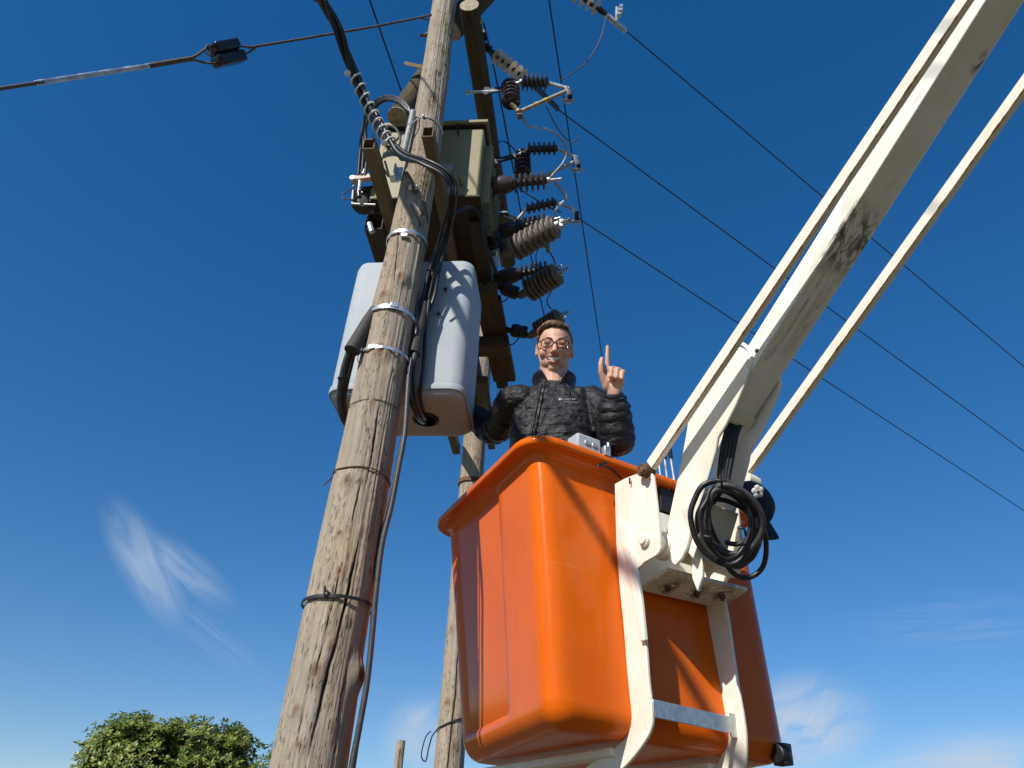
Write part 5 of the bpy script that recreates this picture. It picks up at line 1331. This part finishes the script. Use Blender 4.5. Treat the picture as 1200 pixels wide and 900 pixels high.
rosy = np.clip(sum(gauss(s*.044, -.028, .065, .022, .02, .03) for s in (-1, 1))+gauss(0, -.028, .11, .016, .016, .02)+sum(gauss(s*.08, -.01, -.012, .02, .04, .03) for s in (-1, 1)), 0, 1)
relh = (BV-WL)@HAX2.T/hk
rosy = np.maximum(rosy, .55*np.exp(-((relh[:, 1]-.175)/.03)**2-((relh[:, 0]+.02)/.03)**2)+.5*np.exp(-((relh[:, 1]-.06)/.03)**2-((relh[:, 0]-.01)/.04)**2-((relh[:, 2]-.02)/.02)**2))
man = T('person', 'smiling man in glasses and black quilted jacket raising one finger in the orange bucket', 'person', np.array([PEL[0], PEL[1], FLOOR]))
mb = MB(); mb.add(BV, BF, lip=lip.tolist(), stubble=stb.tolist(), rosy=rosy.tolist())
P('body', mb, M['skin'], man, ang=180)
# eyes
for s in (-1, 1):
    em_ = MB(); em_.ell(hd_(s*.030, .0035, .0675), .0125, HAX, 24, 16)
    r_ = (np.array(em_.v)-hd_(s*.030, .0035, .0675))@HAX.T; dd = np.sqrt((r_[:, 0])**2+(r_[:, 1]+.001)**2); iv = np.where(r_[:, 2] > 0, np.clip(1-dd/.0125, 0, 1)*1.1, 0)
    em_.at['iris'] = {i: float(x) for i, x in enumerate(iv)}
    P('eye', em_, M['eye'], man)
    eb = MB(); pts = [hd_(s*.013, .0265, .0885), hd_(s*.028, .0315, .0865), hd_(s*.042, .030, .077), hd_(s*.051, .024, .066)]
    W_ = spl(pts, 5); eb.tube(W_, list(np.linspace(.0036, .0017, len(W_))), 8); P('eyebrow', eb, M['hair'], man)
# teeth
tm = MB(); V = []
for i in range(17):
    x = -.029+.058*i/16; zz = .0875-11*x*x
    V += [hd_(x, -.0535+5.0*x*x, zz+.001), hd_(x, -.0685+17*x*x, zz)]
V2 = [v-HF*.004 for v in V]
tm.add(V+V2, [(2*i, 2*i+1, 2*i+3, 2*i+2) for i in range(16)]+[(34+2*i+2, 34+2*i+3, 34+2*i+1, 34+2*i) for i in range(16)]+[(2*i, 2*i+2, 36+2*i, 34+2*i) for i in range(16)]+[(2*i+1, 35+2*i, 37+2*i, 2*i+3) for i in range(16)])
P('teeth', tm, M['tooth'], man)
# hair: a combed shell over the skull, thicker at the fringe side, plus loose locks
hm = MB(); V = []; nu, nv = 96, 64
for i in range(nv+1):
    el = -pi/2*.55+(pi/2+pi/2*.55)*i/nv
    for j in range(nu):
        az = 2*pi*j/nu                                                  # 0 = forwards, + to photo right
        dx, dy, dz = sin(az)*cos(el), sin(el), cos(az)*cos(el)
        fr = max(0, cos(az))
        line = -.55+1.43*fr**.55 if cos(az) > 0 else -.55               # hairline height (sin of elevation)
        line += .10*max(0, cos(az-.75))**8 - .05*max(0, cos(az+.2))**6  # receding corner on photo right
        sb_ = max(0, 1-abs(abs(((az+pi) % (2*pi))-pi)-1.32)/.22); line = min(line, .05+.0*sb_) if sb_ > .0 and abs(((az+pi) % (2*pi))-pi) > 1.25 else line
        a_ = dy-line; th = max(0, min(1, a_/.17)); th = th*th*(3-2*th)
        lockn = noise.noise(Vector((az*5+dy*3, dy*2.0, 4)))*.5+noise.noise(Vector((az*13+dy*8, dy*3, 9)))*.35
        vol = .008+.012*max(0, dy)*max(0, cos(az+.6))+.006*max(0, -dz)
        thick = -.006+th*(vol+.006+.0045*lockn)
        base_ = 1/sqrt((dx/.073)**2+(dy/.078)**2+(dz/.094)**2)
        V.append(hd_(0, .033, -.022)+HAX.T@(np.array([dx, dy, dz])*(base_+thick)))
F = [(i*nu+j, i*nu+(j+1) % nu, (i+1)*nu+(j+1) % nu, (i+1)*nu+j) for i in range(nv) for j in range(nu)]
hm.add(V, F)
random.seed(21)
def skull(dx, dy, dz, off): 
    b_ = 1/sqrt((dx/.073)**2+(dy/.078)**2+(dz/.094)**2); return hd_(0, .033, -.022)+HAX.T@(np.array([dx, dy, dz])*(b_+off))
for k in range(150):
    a0 = random.uniform(-1.2, .95); e0 = random.uniform(.62, .95) if abs(a0) < 1.0 else random.uniform(.25, .8)
    pts = []; sw = random.uniform(.4, .8)*(1 if random.random() < .85 else -1)
    for q in range(6):
        f = q/5; az = max(-1.25, min(.98, a0+sw*f*.6)); el = e0+.5*f*(1.35-e0)
        pts.append(skull(sin(az)*cos(el), sin(el), cos(az)*cos(el), .009+.011*sin(pi*min(1, f*1.1))*(.5+.6*max(0, cos(az+.5)))+random.uniform(0, .003)))
    hm.tube(pts, [.0012, .003, .0036, .0034, .0026, .0010], 5)
P('hair', hm, M['hair'], man, ang=180)
# glasses
gm = MB()
for s in (-1, 1):
    c_ = (s*.0325, .0025); pts = []
    for a in np.linspace(0, 2*pi, 40):
        ex = 2.6; ca_, sa_ = cos(a), sin(a); x = .0255*np.sign(ca_)*abs(ca_)**(2/ex); y = .0205*np.sign(sa_)*abs(sa_)**(2/ex)
        y = y*(1.0 if y > 0 else .98)+.002; xx = c_[0]+x; pts.append(hd_(xx, c_[1]+y-.001*(abs(x)/.02), .1005-2.6*xx*xx-.0*y))
    gm.tube(pts, .0022, 8)
    P('lens', MB().prism(pts[:-1], HF*.0012), M['lens'], man, smooth=False)
    pt = [hd_(s*.058, .013, .0915), hd_(s*.068, .013, .078), hd_(s*.076, .011, .03), hd_(s*.078, .010, -.01)]
    gm.tube(spl(pt, 5), .0024, 8)
    gm.tube([hd_(s*.0135, -.006, .098), hd_(s*.0105, -.012, .0945)], .0025, 6)
gm.tube(spl([hd_(-.0085, .008, .1003), hd_(0, .0105, .1025), hd_(.0085, .008, .1003)], 5), .0026, 8)
P('glasses', gm, M['frame'], man)

# quilted jacket, one fused surface
jk = MB()
def puff_tube(pts, rad, pitch, amp, n=30, per=12, phase=0, flat=1.0):
    P_ = spl(pts, per); m = len(P_); s_ = [0]
    for i in range(1, m): s_.append(s_[-1]+np.linalg.norm(P_[i]-P_[i-1]))
    R_ = np.interp(np.linspace(0, len(pts)-1, m), range(len(pts)), rad)
    dense = int(s_[-1]/.006); Sx = np.linspace(0, s_[-1], dense)
    Q = [np.array([np.interp(x, s_, [p[c] for p in P_]) for c in range(3)]) for x in Sx]
    rr_ = [np.interp(x, s_, R_)+amp*(abs(sin(pi*x/pitch+phase))**.4-.7)+.003*noise.noise(Vector((x*40, phase, 3))) for x in Sx]
    jk.tube(Q, rr_, n)
# trunk
V = []; hs_ = np.linspace(-.60, .0, 130); n_t = 72
WLx = [-.60, -.45, -.30, -.20, -.14, -.085, -.035, 0.0]; WHx = [.172, .176, .182, .190, .180, .142, .098, .078]; WDx = [.130, .132, .135, .130, .118, .104, .090, .080]
for hq_ in hs_:
    w_, dp = np.interp(hq_, WLx, WHx), np.interp(hq_, WLx, WDx)
    for j in range(n_t):
        a = 2*pi*j/n_t
        hw_2 = hq_+.010*sin(2*a+1)+.012*noise.noise(Vector((cos(a)*2, sin(a)*2, hq_*3)))
        pf = .0095*(abs(sin(pi*(hw_2+.02)/.043))**.38-.7)*1.15+.005*noise.noise(Vector((cos(a)*7, sin(a)*7, hq_*30)))
        ca_, sa_ = cos(a), sin(a); e_ = 2.3
        x = (w_+pf)*np.sign(ca_)*abs(ca_)**(2/e_); y = (dp+pf)*np.sign(sa_)*abs(sa_)**(2/e_)
        V.append(NB+LAT*(x+.05*(-hq_)*.9*.5)+FCE*(y-.02)+ZV*hq_)
m_ = len(hs_)
jk.add(V, [(i*n_t+j, i*n_t+(j+1) % n_t, (i+1)*n_t+(j+1) % n_t, (i+1)*n_t+j) for i in range(m_-1) for j in range(n_t)]+[tuple(reversed(range(n_t))), tuple((m_-1)*n_t+j for j in range(n_t))])
fa = nrm(WL-EL)
puff_tube([NB+LAT*.085-ZV*.085, SL, SL*.5+EL*.5+LAT*.012, EL-ZV*.012+LAT*.006, EL+fa*.10, WL-fa*.015], [.064, .066, .069, .071, .064, .050], .045, .0085)
fb = nrm(WR-ER)
puff_tube([NB-LAT*.085-ZV*.085, SR, SR*.5+ER*.5-ZV*.02, ER-ZV*.02, ER+fb*.10, WR-fb*.02], [.064, .066, .067, .066, .058, .046], .047, .006, phase=.7)
JV, JF = remeshed(jk, .0042, 2, .4)
_me = bpy.data.meshes.new('tmp'); _me.from_pydata([tuple(v) for v in JV], [], JF); _me.update()
_nn = np.empty(len(JV)*3); _me.vertices.foreach_get('normal', _nn); _nn = _nn.reshape(-1, 3); bpy.data.meshes.remove(_me)
_d = np.array([.0075*noise.noise(Vector(v*9.0))+.0042*noise.noise(Vector((v[0]*26+3, v[1]*26, v[2]*44)))+.0022*noise.noise(Vector((v[0]*60, v[1]*60+5, v[2]*85))) for v in JV])
JV = JV+_nn*_d[:, None]
mb = MB().add(JV, JF); 
P('jacket', mb, M['nylon'], man, ang=180)
P('cuff', MB().tube([WL-fa*.03, WL-fa*.018, WL-fa*.006, WL+fa*.001], [.040, .043, .042, .036], 26), M['nylon'], man)
# standing collar, open at the front
cl = MB(); V = []; nc_ = 60; lv_n = 9
for i in range(lv_n):
    f = i/(lv_n-1)
    for j in range(nc_+1):
        gp = 7+26*f; a = radians(-90+gp)+radians(360-2*gp)*j/nc_                       # gap centred on the front
        ca_, sa_ = cos(a+pi), sin(a+pi); op = (abs(j/nc_-.5)*2)**4
        rx, ry = .080+.016*f+.010*op*f, .078+.014*f
        hz_ = -.030+.066*f-(.030*op*(1-f))-.012*f*op
        pf = .004*sin(pi*f*2)**2
        V.append(NB+LAT*(rx+pf)*cos(a)*1.0+FCE*(-(ry+pf)*sin(a)-.012+.020*op*f)+ZV*hz_)
k_ = nc_+1
V_in = [NB+ (np.asarray(v)-NB)*np.array([.88, .88, 1])+FCE*0 for v in V]
F = [(i*k_+j, i*k_+j+1, (i+1)*k_+j+1, (i+1)*k_+j) for i in range(lv_n-1) for j in range(nc_)]
o_ = len(V); F2 = [tuple(q+o_ for q in reversed(f_)) for f_ in F]
F3 = [((lv_n-1)*k_+j, (lv_n-1)*k_+j+1, o_+(lv_n-1)*k_+j+1, o_+(lv_n-1)*k_+j) for j in range(nc_)]
F4 = [(i*k_, (i+1)*k_, o_+(i+1)*k_, o_+i*k_) for i in range(lv_n-1)]+[(i*k_+nc_, o_+i*k_+nc_, o_+(i+1)*k_+nc_, (i+1)*k_+nc_) for i in range(lv_n-1)]
cl.add(V+V_in, F+F2+F3+F4)
P('collar', cl, M['nylon'], man, ang=60, bevel=.004)
# zip and chest print laid on the front of the jacket
from mathutils.bvhtree import BVHTree
bvh = BVHTree.FromPolygons([tuple(v) for v in JV], JF)
def front(x, h, off=.003, start=.4):
    o = NB+LAT*x+ZV*h+FCE*start; hit = bvh.ray_cast(Vector(o), Vector(-FCE))
    return (np.array(hit[0])+FCE*off) if hit[0] else o-FCE*(start-.12)
zp = [front(-.034-.13*(-q), q, .002) for q in np.linspace(-.035, -.42, 40)]
P('zipper', MB().tube(zp, .0045, 8), M['zip'], man)
P('zip_placket', MB().tube([front(-.049-.13*(-q), q, .000) for q in np.linspace(-.04, -.42, 40)], .006, 8), M['nylon'], man)
P('zip_pull', MB().box(zp[1]+FCE*.004-ZV*.01, LAT*.003, FCE*.002, ZV*.012), M['zip'], man, bevel=.001)
def hitpx(x, y):
    r = nrm(ray(x, y)); h_ = bvh.ray_cast(Vector(CAM), Vector(r)); return (np.array(h_[0])-r*.004) if h_[0] else at_z(x, y, 3.3)
lg = T  # (name kept short below)
def logo_dot(name, x, y, w, h):
    c = hitpx(x, y); return MB().ell(c, (w*3.3/FPX, h*3.3/FPX, .0025), np.array([RT, UP, FW]), 14, 8)
P('chest_emblem', logo_dot('e', 656.5, 468.3, 1.9, 1.7), M['print'], man)
for k, x in enumerate((660.2, 663.0, 665.8, 668.6, 671.4, 674.0)):
    c = hitpx(x, 468.0-.02*(x-660)); px = 3.3/FPX
    lm = MB().box(c-RT*.5*px, RT*.24*px, UP*1.05*px, FW*.0016)
    for yy in ((.85, -.85), (.85, .0), (.0, -.85), (.85,), (.85, -.85), (.0, .85))[k]: lm.box(c+UP*yy*px+RT*.12*px, RT*.40*px, UP*.22*px, FW*.0015)
    if k in (1, 2, 4): lm.box(c+RT*.55*px-UP*.2*px, RT*.24*px, UP*.7*px, FW*.0014)
    P('chest_letter', lm, M['print'], man, smooth=False)
cA, cB = hitpx(661, 470.5), hitpx(677, 471.5)
P('chest_small_line', MB().bar(cA, cB, UP, .0022, .002), M['print'], man)
# dark shirt in the open collar, trousers
P('shirt', MB().lathe(NB-ZV*.120, ZV+FCE*.18, [(0, .080), (.04, .076), (.070, .064), (.074, .062)], 36), M['shirt'], man)
tz = MB()
tz.ell(PEL-ZV*.02, (.185, .135, .15), np.array([LAT, FCE, ZV]))
for s in (-1, 1):
    hp_ = PEL+LAT*s*.085-ZV*.05; kn_ = np.array([*(hp_+LAT*s*.02+FCE*.0)[:2], (hp_[2]+FLOOR)/2+.03]); an_ = np.array([*(hp_+LAT*s*.03-FCE*.10)[:2], FLOOR+.09])
    tz.chain([hp_, kn_, an_], [.100, .075, .065])
TV, TF = remeshed(tz, .010, 3)
P('trousers', MB().add(TV, TF), M['trouser'], man, ang=180)
for s in (-1, 1):
    hp_ = PEL+LAT*s*.085-ZV*.05; an_ = np.array([*(hp_+LAT*s*.03-FCE*.10)[:2], FLOOR+.09])
    P('boot', MB().caps(an_-ZV*.045, an_-ZV*.045+FCE*.15, .046, .042).caps(an_-ZV*.04, an_+ZV*.05, .05, .054), M['black'], man)
print('arm lengths', np.linalg.norm(SL-EL), np.linalg.norm(EL-WL), np.linalg.norm(SR-ER), np.linalg.norm(ER-WR), 'NB', NB, 'stature', HC[2]+.13-FLOOR)
